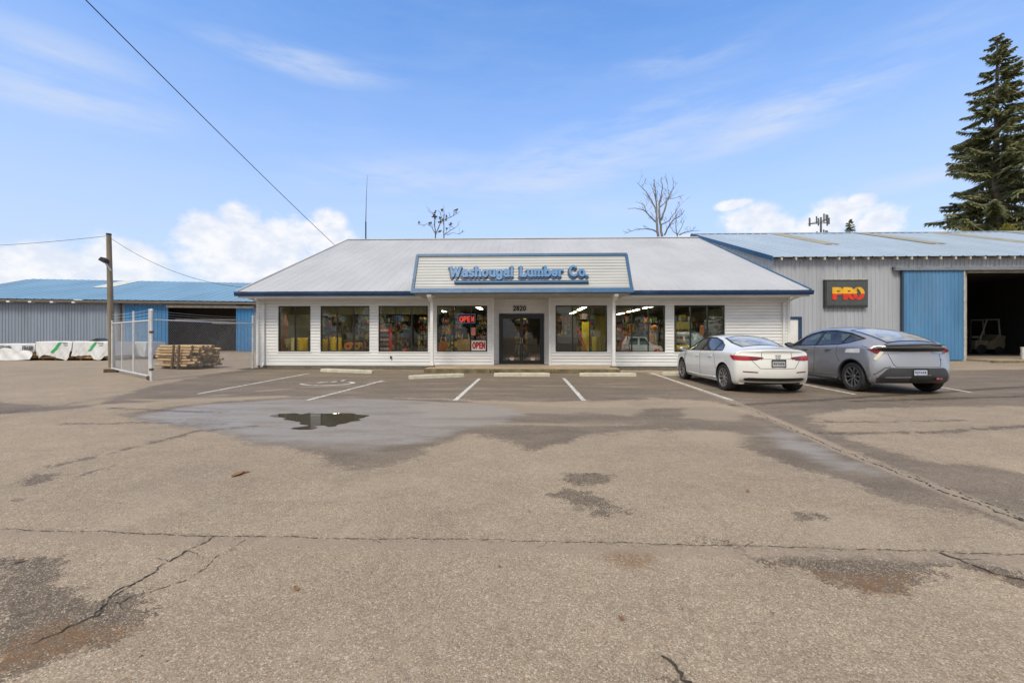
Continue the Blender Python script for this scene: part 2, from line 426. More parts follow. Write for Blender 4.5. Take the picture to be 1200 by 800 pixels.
dark = np.minimum(dark, ln([([(55,547),(110,535),(165,522),(230,505),(300,499)],0.05), ([(90,558),(130,546)],0.02), ([(-20,487),(60,476),(140,464)],0.09), ([(70,497),(175,495),(260,497)],0.06), ([(130,478),(220,482),(260,483)],0.07),
    ([(960,494),(1060,494),(1130,492)],0.06),([(960,508),(1100,506),(1215,498)],0.07),([(1000,470),(1215,464)],0.10),([(860,475),(1000,466),(1215,452)],0.12)]))
light = un([[(480,474),(530,471),(600,470),(665,474),(762,478),(742,488),(690,484),(620,484),(560,490),(500,488)], [(805,476),(850,474),(880,480),(860,492),(800,490)], [(800,505),(850,505),(885,512),(860,518),(800,515)],
            [(150,468),(240,466),(330,465),(300,467),(200,471)], [(690,472),(735,470),(742,478),(700,480)]])
light = np.minimum(light, ln([([(505,449),(560,449),(640,452),(740,453)],0.06), ([(700,450),(745,450)],0.07),([(330,464),(230,466)],0.1), ([(215,467),(330,456),(448,447)],0.09),
     ([(500,498),(560,497),(640,496)],0.05), ([(630,497),(760,497)],0.06), ([(100,438),(130,435)],0.15)]))
rust = un([[(-10,765),(60,722),(130,735),(175,722),(172,738),(118,757),(70,771),(-10,797)], [(905,662),(1010,672),(1085,668),(1060,696),(1030,699),(985,686)], [(700,645),(735,642),(768,647),(770,660),(742,668),(712,660)],
           [(1130,664),(1215,684),(1215,692),(1150,674)], [(272,555),(283,552),(293,553),(287,558),(275,559)], [(340,690),(352,686),(356,692),(345,696)]])
crk_d = ln([([(-30,619),(120,623),(250,628),(400,630.5),(520,632),(640,634),(750,637),(870,640),(1000,644),(1100,647),(1230,651)],0.005),([(250,628),(215,646),(175,671),(158,683),(110,722),(85,735),(40,757)],0.012),([(1102,647),(1135,659),(1165,673),(1230,690)],0.012),([(292,629),(258,650),(240,666),(215,682),(160,697),(108,724)],0.003),([(772,770),(786,782),(800,796),(812,806)],.02)])
seam = ln([([(765,437),(858,470),(925,499),(985,527),(1080,564),(1215,617)], 0.10)])
strip = ln([([(-30,624),(250,633),(520,638),(750,643),(1000,649),(1230,657)], 0.07)])
vv = np.stack([XX, YY, np.zeros_like(XX)], -1).reshape(-1, 3)
nx_, ny_ = XX.shape
ff = [(i*ny_+j, (i+1)*ny_+j, (i+1)*ny_+j+1, i*ny_+j+1) for i in range(nx_-1) for j in range(ny_-1)]
me = bpy.data.meshes.new('parking_lot'); me.from_pydata(vv.tolist(), [], ff)
for nm, arr in (('wet', wet), ('damp', damp), ('dark', dark), ('light', light), ('rust', rust), ('seam', seam), ('strip', strip), ('crk', crk_d)):
    at = me.attributes.new(nm, 'FLOAT', 'POINT'); at.data.foreach_set('value', np.clip(arr, -3, 3).astype(np.float32).ravel())
lot = bpy.data.objects.new('parking_lot', me); COL.objects.link(lot); struct(lot, 'worn tan asphalt parking lot with damp patches and cracks')

m, nt, b = newmat('old_asphalt')
pos = nt.new('ShaderNodeNewGeometry').outputs['Position']
def att(n):
    a = nt.new('ShaderNodeAttribute'); a.attribute_name = n; return a.outputs['Fac']
def vor(scale, feat='F1', rnd=1.0):
    v = nt.new('ShaderNodeTexVoronoi', feature=feat); nt.set(v.inputs['Vector'], pos); v.inputs['Scale'].default_value = scale; v.inputs['Randomness'].default_value = rnd; return v
big = nt.noise(pos, 0.35, 5, 0.6); mid = nt.noise(pos, 2.2, 5, 0.65); fin = nt.noise(pos, 14, 6, 0.7); grit = nt.noise(pos, 130, 3, 0.7)
flat = nt.scale(pos, (0.35, 1.6, 1)); streak = nt.noise(flat, 1.1, 6, 0.65)
def edge(sd, amp1, amp2, soft, amp3=0.0):
    e = nt.math('ADD', sd, nt.math('MULTIPLY', nt.math('SUBTRACT', mid, 0.5), amp1))
    e = nt.math('ADD', e, nt.math('MULTIPLY', nt.math('SUBTRACT', fin, 0.5), amp2))
    e = nt.math('ADD', e, nt.math('MULTIPLY', nt.math('SUBTRACT', r2, 0.5), 0.07))
    if amp3: e = nt.math('ADD', e, nt.math('MULTIPLY', nt.math('SUBTRACT', streak, 0.5), amp3))
    return nt.smooth(e, soft, -soft)
v1 = vor(190); v2 = vor(95); v3 = vor(36)
def cellrnd(v):
    s = nt.new('ShaderNodeSeparateColor'); nt.set(s.inputs[0], v.outputs['Color']); return s.outputs[0], s.outputs[1]
r1, q1 = cellrnd(v1); r2, q2 = cellrnd(v2); r3, q3 = cellrnd(v3)
base = nt.ramp(r1, [(0.0,(0.125,0.092,0.060)),(0.2,(0.255,0.196,0.140)),(0.6,(0.350,0.274,0.200)),(0.84,(0.445,0.360,0.275)),(0.97,(0.68,0.60,0.47))])
base = nt.mix(nt.math('MULTIPLY', nt.smooth(q2, 0.62, 0.72), 0.55), base, nt.ramp(r2, [(0.0,(0.085,0.066,0.048)),(0.3,(0.28,0.22,0.16)),(0.6,(0.38,0.285,0.19)),(0.85,(0.44,0.37,0.28)),(0.96,(0.78,0.70,0.56)),(1.0,(0.40,0.20,0.08))]))
base = nt.mix(nt.math('MULTIPLY', nt.smooth(q3, 0.955, 0.97), 0.28), base, nt.ramp(r3, [(0.0,(0.08,0.07,0.06)),(0.5,(0.35,0.31,0.26)),(0.8,(0.62,0.57,0.5)),(1.0,(0.34,0.19,0.1))]))
base = nt.mix(nt.math('MULTIPLY', nt.smooth(grit, 0.35, 0.7), 0.30), base, (0.235,0.184,0.136))
base = nt.mix(0.30, base, (0.318,0.250,0.184))
# slow changes of tone
base = nt.mix(1.0, base, nt.ramp(big, [(0.3,(0.86,0.85,0.84)),(0.7,(1.1,1.08,1.05))]), 'MULTIPLY')
base = nt.mix(1.0, base, nt.ramp(mid, [(0.3,(0.90,0.90,0.90)),(0.7,(1.08,1.07,1.05))]), 'MULTIPLY')
base = nt.mix(1.0, base, nt.ramp(fin, [(0.3,(0.88,0.88,0.88)),(0.7,(1.10,1.10,1.10))]), 'MULTIPLY')
# paler worn patches, old tyre sweeps and oil drips
wp = nt.noise(nt.scale(pos, (0.7, 1.3, 1)), 0.8, 6, 0.7, 0.6)
base = nt.mix(nt.math('MULTIPLY', nt.smooth(wp, 0.52, 0.66), 0.30), base, (0.40,0.325,0.24))
base = nt.mix(nt.math('MULTIPLY', nt.smooth(nt.noise(nt.scale(pos, (0.25, 2.2, 1)), 0.9, 6, 0.7, 0.8), 0.56, 0.70), 0.22), base, (0.17,0.135,0.10))
vd = vor(1.7); vds = nt.new('ShaderNodeSeparateColor'); nt.set(vds.inputs[0], vd.outputs['Color'])
drip = nt.math('MULTIPLY', nt.smooth(nt.math('ADD', vd.outputs['Distance'], nt.math('MULTIPLY', nt.math('SUBTRACT', fin, 0.5), 0.22)), nt.math('MULTIPLY', vds.outputs[1], 0.16), nt.math('MULTIPLY', vds.outputs[1], 0.06)), nt.smooth(vds.outputs[0], 0.72, 0.74))
base = nt.mix(nt.math('MULTIPLY', drip, 0.42), base, (0.09,0.072,0.055))
# greenish moss film in the low places
base = nt.mix(nt.math('MULTIPLY', nt.smooth(nt.noise(pos, 0.9, 4, 0.6), 0.55, 0.75), 0.16), base, (0.16,0.145,0.07))
dampm = edge(att('damp'), 0.45, 0.40, 0.09, 0.6)
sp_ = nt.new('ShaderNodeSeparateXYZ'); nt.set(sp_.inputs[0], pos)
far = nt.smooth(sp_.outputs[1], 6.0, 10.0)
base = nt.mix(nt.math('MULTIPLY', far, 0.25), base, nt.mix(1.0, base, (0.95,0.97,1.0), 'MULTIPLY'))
dampc = nt.mix(1.0, base, (0.54,0.535,0.545), 'MULTIPLY')
base = nt.mix(nt.math('MULTIPLY', dampm, nt.math('ADD', 0.62, nt.math('MULTIPLY', nt.smooth(streak, 0.3, 0.6), 0.38))), base, dampc)
lightm = edge(att('light'), 0.3, 0.45, 0.08, 0.7)
base = nt.mix(nt.math('MULTIPLY', lightm, 0.6), base, (0.36,0.285,0.205))
wet_sheen = nt.math('MULTIPLY', edge(att('wet'), 0.5, 0.25, 0.20, 0.9), nt.math('ADD', 0.55, nt.math('MULTIPLY', nt.smooth(nt.math('ADD', nt.noise(nt.scale(pos, (0.5, 1.7, 1)), 1.6, 6, 0.65), nt.math('MULTIPLY', nt.math('SUBTRACT', fin, 0.5), 0.3)), 0.36, 0.58), 0.45)))
base = nt.mix(nt.math('MULTIPLY', wet_sheen, 0.75), base, (0.315,0.275,0.235))  # pale grey paints the sheen of the wet film into the colour
lob = nt.noise(pos, 6, 5, 0.65)
darkm = edge(nt.math('ADD', att('dark'), nt.math('MULTIPLY', nt.math('SUBTRACT', lob, 0.5), 0.45)), 0.10, 0.16, 0.018)
base = nt.mix(nt.math('MULTIPLY', nt.math('MULTIPLY', darkm, nt.math('ADD', 0.58, nt.math('MULTIPLY', nt.smooth(fin, 0.35, 0.6), 0.32))), nt.math('SUBTRACT', 1.0, nt.math('MULTIPLY', nt.smooth(r1, 0.86, 0.93), 0.75))), base, nt.mix(1.0, base, (0.32,0.305,0.295), 'MULTIPLY'))
rustm = edge(att('rust'), 0.1, 0.12, 0.05)
base = nt.mix(nt.math('MULTIPLY', rustm, nt.math('MULTIPLY', nt.smooth(nt.math('ADD', fin, nt.math('MULTIPLY', nt.math('SUBTRACT', r2, 0.5), 0.35)), 0.34, 0.6), 0.75)), base, nt.mix(fin, (0.15,0.072,0.028), (0.24,0.13,0.055)))
# the raised joint and the long crack filler
seamm = edge(att('seam'), 0.08, 0.08, 0.02)
base = nt.mix(nt.math('MULTIPLY', seamm, 0.6), base, (0.37,0.29,0.21))
stripm = edge(att('strip'), 0.03, 0.02, 0.02)
base = nt.mix(nt.math('MULTIPLY', stripm, 0.6), base, (0.29,0.225,0.17))
crkm = edge(att('crk'), 0.04, 0.10, 0.022)
base = nt.mix(nt.math('MULTIPLY', crkm, 0.42), base, (0.115,0.085,0.058))
# loose dark bits and small spots
spot = nt.smooth(nt.math('ADD', v3.outputs['Distance'], nt.math('MULTIPLY', fin, 0.12)), 0.16, 0.10)
base = nt.mix(nt.math('MULTIPLY', nt.math('MULTIPLY', spot, nt.smooth(r3, 0.965, 0.975)), 0.8), base, (0.05,0.042,0.035))
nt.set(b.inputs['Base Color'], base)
rg = nt.math('SUBTRACT', 0.86, nt.math('MULTIPLY', dampm, 0.12))
rg = nt.math('SUBTRACT', rg, nt.math('MULTIPLY', wet_sheen, nt.math('ADD', 0.30, nt.math('MULTIPLY', nt.math('SUBTRACT', mid, 0.5), 0.4))))
rg = nt.math('SUBTRACT', rg, nt.math('MULTIPLY', darkm, 0.14), clamp=True)
nt.set(b.inputs['Roughness'], rg)
nt.set(b.inputs['Specular IOR Level'], nt.math('ADD', 0.25, nt.math('MULTIPLY', wet_sheen, 0.12)))
hgt = nt.math('ADD', nt.math('MULTIPLY', nt.math('SUBTRACT', 0.5, v1.outputs['Distance']), 0.5), nt.math('MULTIPLY', nt.math('SUBTRACT', 0.5, v2.outputs['Distance']), 0.8))
hgt = nt.math('ADD', hgt, nt.math('MULTIPLY', seamm, 1.5))
bn = nt.new('ShaderNodeBump'); nt.set(bn.inputs['Strength'], nt.math('SUBTRACT', 0.5, nt.math('MULTIPLY', wet_sheen, 0.38))); bn.inputs['Distance'].default_value = 0.006
nt.set(bn.inputs['Height'], hgt); nt.set(b.inputs['Normal'], bn)
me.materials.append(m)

# cracks: ragged strips a few millimetres above the asphalt, in one mesh with it would z-fight, so they are their own sheet
crk = MB()
def crack(pts, w0, w1, jit=0.02, z=0.004, skip=0.0):
    P_ = [G(u, v) for u, v in pts]
    L_ = []; 
    for p, q in zip(P_[:-1], P_[1:]):
        n = max(2, int((q-p).length / 0.018))
        for i in range(n): L_.append(p.lerp(q, i/n))
    L_.append(P_[-1]); n = len(L_); prev = None; off = 0.0
    for i, p in enumerate(L_):
        t = (L_[min(i+1,n-1)] - L_[max(i-1,0)]).normalized(); nr = Vector((-t.y, t.x, 0))
        off = off*0.9 + random.gauss(0, jit*0.36)
        ww = (w0 + (w1-w0)*i/n) * (random.uniform(0.15, 1.25)**1.2) * 0.36
        c = p + nr*off; a = (c + nr*ww); b_ = (c - nr*ww)
        a.z = b_.z = z
        if prev and random.random() > skip: crk.quad(prev[1], b_, a, prev[0])
        prev = (a, b_)
crack([(-30,619),(120,623),(250,628),(400,630.5),(520,632),(640,634),(750,637),(870,640),(1000,644),(1100,647),(1230,651)], 0.009, 0.009, 0.010, skip=0.03)
crack([(250,628),(215,646),(175,671),(158,683)], 0.012, 0.020, 0.022)
crack([(158,683),(140,690),(110,722),(85,735),(40,757)], 0.018, 0.012, 0.022)
crack([(158,683),(118,702),(112,718)], 0.012, 0.014, 0.02)
crack([(292,629),(258,650),(240,666),(215,682),(160,697),(108,724)], 0.006, 0.010, 0.016, skip=0.25)
crack([(1102,647),(1135,659),(1165,673),(1230,690)], 0.03, 0.014, 0.03)
crack([(772,770),(786,782),(800,796),(812,806)], 0.02, 0.035, 0.03)
crack([(858,471),(925,500),(985,528),(1080,565.5),(1230,624)], 0.012, 0.03, 0.03, z=0.005, skip=0.12)
crack([(985,526),(1080,561),(1230,618)], 0.012, 0.02, 0.03, z=0.005, skip=0.3)
for a_, b_ in (((215,646),(236,655)),((196,658),(180,655)),((130,705),(150,716)),((640,634),(628,641)),((870,640),(884,634)),((1120,653),(1150,655)),((430,631),(445,637)),((75,740),(60,733))):
    crack([a_, ((a_[0]+b_[0])/2+3, (a_[1]+b_[1])/2), b_], 0.008, 0.003, 0.02, skip=0.1)
struct(crk.build('asphalt_cracks', pm('crack_brown', (0.050,0.039,0.028), 0.9, var=0.4, scale=20)), 'dark ragged cracks running across the asphalt')

# painted bay lines, worn through in places
m, nt, b = newmat('worn_road_paint')
pos = nt.new('ShaderNodeNewGeometry').outputs['Position']
wn = nt.noise(pos, 9, 6, 0.75); wc = nt.smooth(wn, 0.40, 0.52)
nt.set(b.inputs['Base Color'], nt.mix(wc, (0.25,0.21,0.165), nt.mix(nt.noise(pos, 3, 3), (0.52,0.50,0.45), (0.74,0.72,0.66))))
b.inputs['Roughness'].default_value = 0.75
pl = MB()
def stripe(a, c, w=0.10, z=0.004):
    p, q = G(*a), G(*c); t = (q-p).normalized(); n = Vector((-t.y, t.x, 0))*w/2
    k = 12
    for i in range(k):
        s0, s1 = p.lerp(q, i/k), p.lerp(q, (i+1)/k); 
        pl.quad(*[Vector((s.x, s.y, z)) for s in (s0-n, s1-n, s1+n, s0+n)])
stripe((232,461.5),(362,437.5)); stripe((360,469),(449,446)); stripe((533,469.5),(562,443.5)); stripe((684.5,469.5),(660.5,443)); stripe((858,469),(763,437))
stripe((1002,462),(925,447)); stripe((1140,460),(1095,452.5)); 
# faded wheelchair bay mark
ring = MB()
c0 = G(384,449); 
for i in range(14):
    a0, a1 = R(200 + i*15), R(200+(i+1)*15)
    def rp(a, r): return (c0.x + math.cos(a)*r*1.05, c0.y + math.sin(a)*r*0.75, 0.004)
    pl.quad(rp(a0,0.62), rp(a1,0.62), rp(a1,0.75), rp(a0,0.75))
stripe((388,447.5),(402,446.3), 0.16); stripe((372,448.6),(384,447.2), 0.12); stripe((396,447),(404,445.2), 0.1)
struct(pl.build('parking_markings', m), 'worn white painted bay lines on the asphalt')

# standing water
pud = [(319,487),(328,484.5),(345,484),(352,485.5),(362,484.5),(380,485),(396,484),(412,484),(427,485.5),(429,489),(417,492.5),(404,496),(393,499.6),(384,500.5),(378,498.5),(368,499.5),(375,501.4),(366,503.2),(338,503.6),(333,502),(350,500.4),(360,498),(352,494.5),(340,492),(326,490)]
pw = poly_w(pud)
nz = RNG.normal(size=(64,4))
def rough(X, Y):
    s = 0
    for k in range(14): s = s + np.sin(X*nz[k,0]*7 + nz[k,2]*6)*np.cos(Y*nz[k,1]*16 + nz[k,3]*6)
    return s/7
V, F = sdf_mesh(lambda X, Y: poly_sdf(X, Y, pw) + 0.11*rough(X, Y), min(p[0] for p in pw)-.2, max(p[0] for p in pw)+.2, min(p[1] for p in pw)-.2, max(p[1] for p in pw)+.2, 0.035)
m, nt, b = newmat('still_water')
b.inputs['Base Color'].default_value = (0.07,0.06,0.042,1); b.inputs['Roughness'].default_value = 0.01; b.inputs['IOR'].default_value = 1.33
pb = MB(); pb.add([(x, y, 0.005) for x, y in V], F)
o = pb.build('puddle', m); struct(o, 'shallow puddle of still dark water on the asphalt')

# strip of dirt, grit and moss along the front wall
m = pm('wet_dirt', (0.10,0.075,0.048), 0.9, var=0.35, scale=4, bump=0.5, bscale=30, dirt=(0.045,0.045,0.02))
db = MB()
def strip_band(x0, x1, y0f, y1, z):
    n = int((x1-x0)/0.12); pr = None
    for i in range(n+1):
        x = x0 + (x1-x0)*i/n; y0 = y0f + 0.10*math.sin(x*1.7)+0.07*math.sin(x*5.1+1)+random.uniform(-.04,.04)
        if pr: db.quad((pr[0],pr[1],z),(x,y0,z),(x,y1,z),(pr[0],y1,z))
        pr = (x, y0)
strip_band(-11.9, -3.7, 17.3, 18.1, 0.006); strip_band(3.6, 11.1, 17.35, 18.1, 0.006)
struct(db.build('dirt_strip', m), 'damp dirt and moss along the foot of the front wall')

# loose bits: stones and a squashed leaf or two
sb = MB()
for k in range(90):
    u = random.uniform(0,1200); v = 470 + 320*random.random()**1.4
    p = G(u, v); r = random.uniform(0.004, 0.009)
    sb.xf = Matrix.Translation((p.x, p.y, r*0.5)) @ Matrix.Rotation(random.random()*6, 4, 'Z')
    n = 6
    ring0 = [(r*random.uniform(.7,1.1)*math.cos(6.283*i/n), r*random.uniform(.6,1)*math.sin(6.283*i/n), -r*.5) for i in range(n)]
    ring1 = [(x*.7, y*.7, r*.45) for x, y, z in ring0]
    sb.add(ring0+ring1, [tuple(range(n,2*n))]+[(i,(i+1)%n,n+(i+1)%n,n+i) for i in range(n)])
sb.xf = None
o = sb.build('loose_gravel', pm('grit', (0.36,0.29,0.21), 0.85, var=0.5, scale=60)); tag(o, 'loose bits of gravel scattered over the asphalt', 'gravel', kind='stuff')

lv = MB(); rl = random.Random(4)
for (u, v, sz_) in ((279,556,.09),(287,554,.05),(347,691,.022),(22,659,.03),(585,665,.015),(728,726,.018),(905,720,.014),(620,600,.015),(800,715,.012),(876,576,.025)):
    p = G(u, v); a = rl.uniform(0, 6.28)
    lv.xf = Matrix.Translation((p.x, p.y, 0.008)) @ Matrix.Rotation(a, 4, 'Z')
    lv.add([(-sz_,0,0),(-sz_*.3,-sz_*.45,.012),(sz_*.4,-sz_*.35,.004),(sz_,0,.01),(sz_*.4,sz_*.4,.006),(-sz_*.3,sz_*.5,.0)], [(0,1,2,3,4,5)])
lv.xf = None
o = lv.build('fallen_leaves', pm('dry_leaf', (0.24,0.11,0.05), 0.8, var=0.4, scale=9)); tag(o, 'few dry brown leaves and scraps lying on the asphalt', 'leaves', kind='stuff')
# ------------------------------------------------------------------ the shop
M_siding = pm('white_siding', (0.76,0.765,0.765), 0.55, var=0.05, scale=1.2, dirt=(0.52,0.51,0.47), stretch=(0.6,1,2.5))
M_trim = pm('white_trim', (0.74,0.74,0.73), 0.5, var=0.05, scale=2, dirt=(0.5,0.48,0.42))
M_navy = pm('navy_gutter', (0.012,0.042,0.115), 0.4, var=0.15, scale=2.5, dirt=(0.05,0.11,0.2))
M_blue = pm('blue_trim', (0.016,0.092,0.21), 0.5, var=0.15, scale=2.5, dirt=(0.05,0.12,0.2))
M_roof = pm('grey_metal_roof', (0.46,0.457,0.46), 0.5, 0.0, var=0.08, scale=0.5, dirt=(0.39,0.38,0.365), stretch=(1,0.5,0.5), spec=0.4)
M_frame = pm('bronze_frame', (0.018,0.017,0.016), 0.4, var=0.2, scale=6)
M_glass = glassmat('window_glass', (0.86,0.88,0.84))
M_conc = pm('pale_concrete', (0.38,0.29,0.205), 0.85, var=0.15, scale=2.5, bump=0.25, bscale=60, dirt=(0.16,0.13,0.08))
M_mossy = pm('mossy_edge', (0.17,0.14,0.075), 0.9, var=0.35, scale=3.5, bump=0.4, bscale=40, dirt=(0.075,0.07,0.025))
M_found = pm('foundation', (0.20,0.175,0.14), 0.9, var=0.2, scale=3, dirt=(0.09,0.075,0.05))

YW = 18.0; XL, XR = -11.5, 10.95; ZS, ZC = 0.14, 3.0
Z0, Z1 = 0.71, 2.66
WIN = [(326,364,2),(375.5,433,3),(443.5,501.5,3),(512,571,3),(651,711.5,3),(721.5,779.5,3),(790,849.5,3)]
WX_ = [(WX(a,YW), WX(b,YW), n) for a, b, n in WIN]
XD0, XD1 = WX(577.5,YW), WX(644.5,YW)
store = thing('store_building', 'long white sided shop with grey metal gable roof and blue trim', 'building', (-0.3, 18.0, 0))

def lap_wall(mb, x0, x1, z0, z1, y, e=0.13, t=0.014):
    z = ZS + math.floor((z0-ZS)/e + 1e-6)*e
    while z < z1 - 1e-6:
        a, b_ = max(z, z0), min(z+e, z1)
        f0 = (a-z)/e; f1 = (b_-z)/e
        ya, yb = y - t*(1-f0), y - t*(1-f1)
        g = min(b_, z+.026)
        if a < g: mb.quad((x0,y+.022,a),(x1,y+.022,a),(x1,y+.022,g),(x0,y+.022,g)); mb.quad((x0,y+.022,g),(x1,y+.022,g),(x1,ya,g),(x0,ya,g)); mb.quad((x0,yb,a),(x1,yb,a),(x1,y+.022,a),(x0,y+.022,a))
        a = max(a, g)
        mb.quad((x0,ya,a),(x1,ya,a),(x1,yb,b_),(x0,yb,b_))
        z += e
fw = MB(); eds = [XL] + [e for w in WX_ for e in w[:2]] + [XR]
for i in range(0, len(eds), 2):
    a, b_ = eds[i], eds[i+1]
    if a < XD0 < b_:
        lap_wall(fw, a, XD0, ZS, ZC, YW); lap_wall(fw, XD1, b_, ZS, ZC, YW)
    else: lap_wall(fw, a, b_, ZS, ZC, YW)
for x0, x1, n in WX_:
    lap_wall(fw, x0, x1, ZS, Z0, YW); lap_wall(fw, x0, x1, Z1, ZC, YW)
    for xx in (x0, x1):                              # reveals
        fw.quad((xx,YW-.014,Z0),(xx,YW+.14,Z0),(xx,YW+.14,Z1),(xx,YW-.014,Z1))
    fw.quad((x0,YW-.014,Z0),(x1,YW-.014,Z0),(x1,YW+.14,Z0),(x0,YW+.14,Z0)); fw.quad((x0,YW-.014,Z1),(x1,YW-.014,Z1),(x1,YW+.14,Z1),(x0,YW+.14,Z1))
YR = 18.55                                           # door wall of the recess
DX0, DX1, DZ = WX(585,YR), WX(637.5,YR), 0.155+2.19
lap_wall(fw, XD0, DX0, ZS, ZC, YR); lap_wall(fw, DX1, XD1, ZS, ZC, YR); lap_wall(fw, DX0, DX1, DZ, ZC, YR)
for xx in (XD0, XD1): fw.quad((xx,YW,ZS),(xx,YR,ZS),(xx,YR,ZC),(xx,YW,ZC))
fw.build('front_wall', M_siding, store)
# corner boards, trim round the windows, frieze board
tb = MB()
for xx in (XD0, XD1): tb.box(xx-.05, xx+.05, YW-.022, YW+.03, ZS, ZC-.002)
tb.box(XL-.02, XL+.09, YW-.024, YW+.02, ZS, ZC-.002); tb.box(XR-.09, XR+.02, YW-.024, YW+.02, ZS, ZC-.002)
tb.box(XL, XD0, YW-.020, YW, ZS-.03, ZS+.02); tb.box(XD1, XR, YW-.020, YW, ZS-.03, ZS+.02)
for x0, x1, n in WX_:
    tb.box(x0-.03, x1+.03, YW-.028, YW+.01, Z0-.045, Z0-.002)
tb.build('corner_trim', M_trim, store)
sw = MB()
sw.box(XL, XL+.12, YW+.02, 38.4, ZS, ZC); sw.box(XR-.12, XR, YW+.02, 38.4, ZS, ZC); sw.box(XL+.12, XR-.12, 38.28, 38.4, ZS, ZC)
RY, RZ = 28.2, 7.80                                  # ridge
for xx in (XL+.02, XR-.02):
    sw.prism([(xx-.03,17.95,ZC),(xx-.03,38.4,ZC),(xx-.03,RY,RZ-.22)], (0.06,0,0))
sw.build('side_wall', M_siding, store)
fb = MB(); fb.box(XL+.02, XD0-.06, YW+.012, YW+.2, -.05, ZS); fb.box(XD1+.06, XR-.02, YW+.012, YW+.2, -.05, ZS); fb.box(XL+.02, XL+.2, YW+.2, 38.3, -.05, ZS-.002); fb.box(XR-.2, XR-.02, YW+.2, 38.3, -.05, ZS-.002)
fb.build('foundation', M_found, store)

# windows
for x0, x1, n in WX_:
    f = MB(); t = 0.045
    f.box(x0, x0+t, YW+.03, YW+.10, Z0, Z1); f.box(x1-t, x1, YW+.03, YW+.10, Z0, Z1)
    f.box(x0+t, x1-t, YW+.03, YW+.10, Z1-t*1.3, Z1); f.box(x0+t, x1-t, YW+.03, YW+.10, Z0, Z0+t*.8)
    fr = f.build('window', M_frame, store)
    for k in range(1, n):
        xm = x0 + (x1-x0)*k/n
        MB().box(xm-.022, xm+.022, YW+.035, YW+.095, Z0+t*.8, Z1-t*1.3).build('mullion', M_frame, fr)
    p = MB(); p.box(x0+t*.5, x1-t*.5, YW+.062, YW+.068, Z0+.02, Z1-.03); p.build('pane', M_glass, fr)
# doors
df = MB(); t = .10
df.box(DX0, DX0+t, YR-.05, YR+.09, .155, DZ); df.box(DX1-t, DX1, YR-.05, YR+.09, .155, DZ); df.box(DX0+t, DX1-t, YR-.05, YR+.09, DZ-.13, DZ)
dfo = df.build('door_frame', pm('dark_navy_frame', (0.012,0.014,0.024), 0.4, var=0.2, scale=5), store)
xm = (DX0+DX1)/2
M_stick_r, M_stick_w = pm('red_sticker', (0.6,0.05,0.03), 0.5), pm('white_sticker', (0.75,0.73,0.70), 0.5)
for k, (a, b_) in enumerate(((DX0+t+.004, xm-.004), (xm+.004, DX1-t-.004))):
    d_ = MB(); s = .065
    d_.box(a, a+s, YR-.02, YR+.03, .165, DZ-.134); d_.box(b_-s, b_, YR-.02, YR+.03, .165, DZ-.134)
    d_.box(a+s, b_-s, YR-.02, YR+.03, DZ-.134-.08, DZ-.134); d_.box(a+s, b_-s, YR-.02, YR+.03, .165, .165+.15)
    dd = d_.build('door', M_frame, store)
    MB().box(a+s-.01, b_-s+.01, YR+.002, YR+.008, .30, DZ-.2).build('pane', M_glass, dd)
    hx = b_-s/2 if k == 0 else a+s/2
    MB().tube([(hx, YR-.02, 1.02),(hx, YR-.07, 1.05),(hx, YR-.07, 1.30),(hx, YR-.02, 1.33)], .011, 8).build('handle', pm('brushed_steel', (0.45,0.45,0.45), 0.3, 0.9), dd)
    cxs = (a+b_)/2 + (.02 if k == 0 else .05); sm = MB()
    sm.box(cxs-.27, cxs-.10, YR-.001, YR+.001, .395, .41, 1); sm.box(cxs+.10, cxs+.27, YR-.001, YR+.001, .395, .41, 1)
    sm.add([(cxs+.10*math.cos(a_*.3927), YR-.002, .40+.085*math.sin(a_*.3927)) for a_ in range(16)], [tuple(range(16))], 1)
    sm.add([(cxs+.085*math.cos(a_*.3927), YR-.005, .425+.05*math.sin(a_*.3927)) for a_ in range(9)], [tuple(range(9))], 0)
    sm.box(cxs-.05, cxs+.05, YR-.006, YR-.004, .385, .398, 0)
    sm.build('sticker', [M_stick_r, M_stick_w], dd)
nm = MB(); tw = text_sdf('2820', .19, .028, .12)[1]; nx0 = (DX0+DX1)/2 - .1 - tw/2
for layer, (dx, dz, mi, yy) in enumerate(((0,0,0,YR-.035),)):
    text_solid(nm, '2820', .19, .022, lambda x, y, d: (nx0+x, YR-.045+d, DZ+.14+y), .02, .012)
nm.build('house_number', pm('grey_numerals', (0.06,0.058,0.055), 0.5), store)

# roof: ribbed metal sheets, both slopes
def ribbed(mb, x0, x1, p0, p1, step=0.41, h=0.010, w=0.03):   # p0, p1: (y, z) of eave and ridge
    n = round((x1-x0)/step); st = (x1-x0)/n
    sl = Vector((0, p1[0]-p0[0], p1[1]-p0[1])).normalized(); nr = Vector((1,0,0)).cross(sl)
    if nr.z < 0: nr = -nr
    prof = []
    for i in range(n):
        a = x0+i*st; prof += [(a,0),(a+st-w*2,0),(a+st-w*1.5,h),(a+st-w*.5,h)]
    prof.append((x1,0))
    A = [Vector((x, p0[0], p0[1])) + nr*hh for x, hh in prof]; B = [Vector((x, p1[0], p1[1])) + nr*hh for x, hh in prof]
    k = len(prof)
    mb.add(A+B, [(i,i+1,k+i+1,k+i) for i in range(k-1)])
RX0, RX1 = -11.82, 11.28; EY, EZ = 17.2, 3.20; SLP = (RZ-EZ)/(RY-EY)
rf = MB(); ribbed(rf, RX0, RX1, (EY, EZ), (RY, RZ)); ribbed(rf, RX0, RX1, (2*RY-EY, EZ), (RY, RZ))
roof = rf.build('roof', M_roof, store)
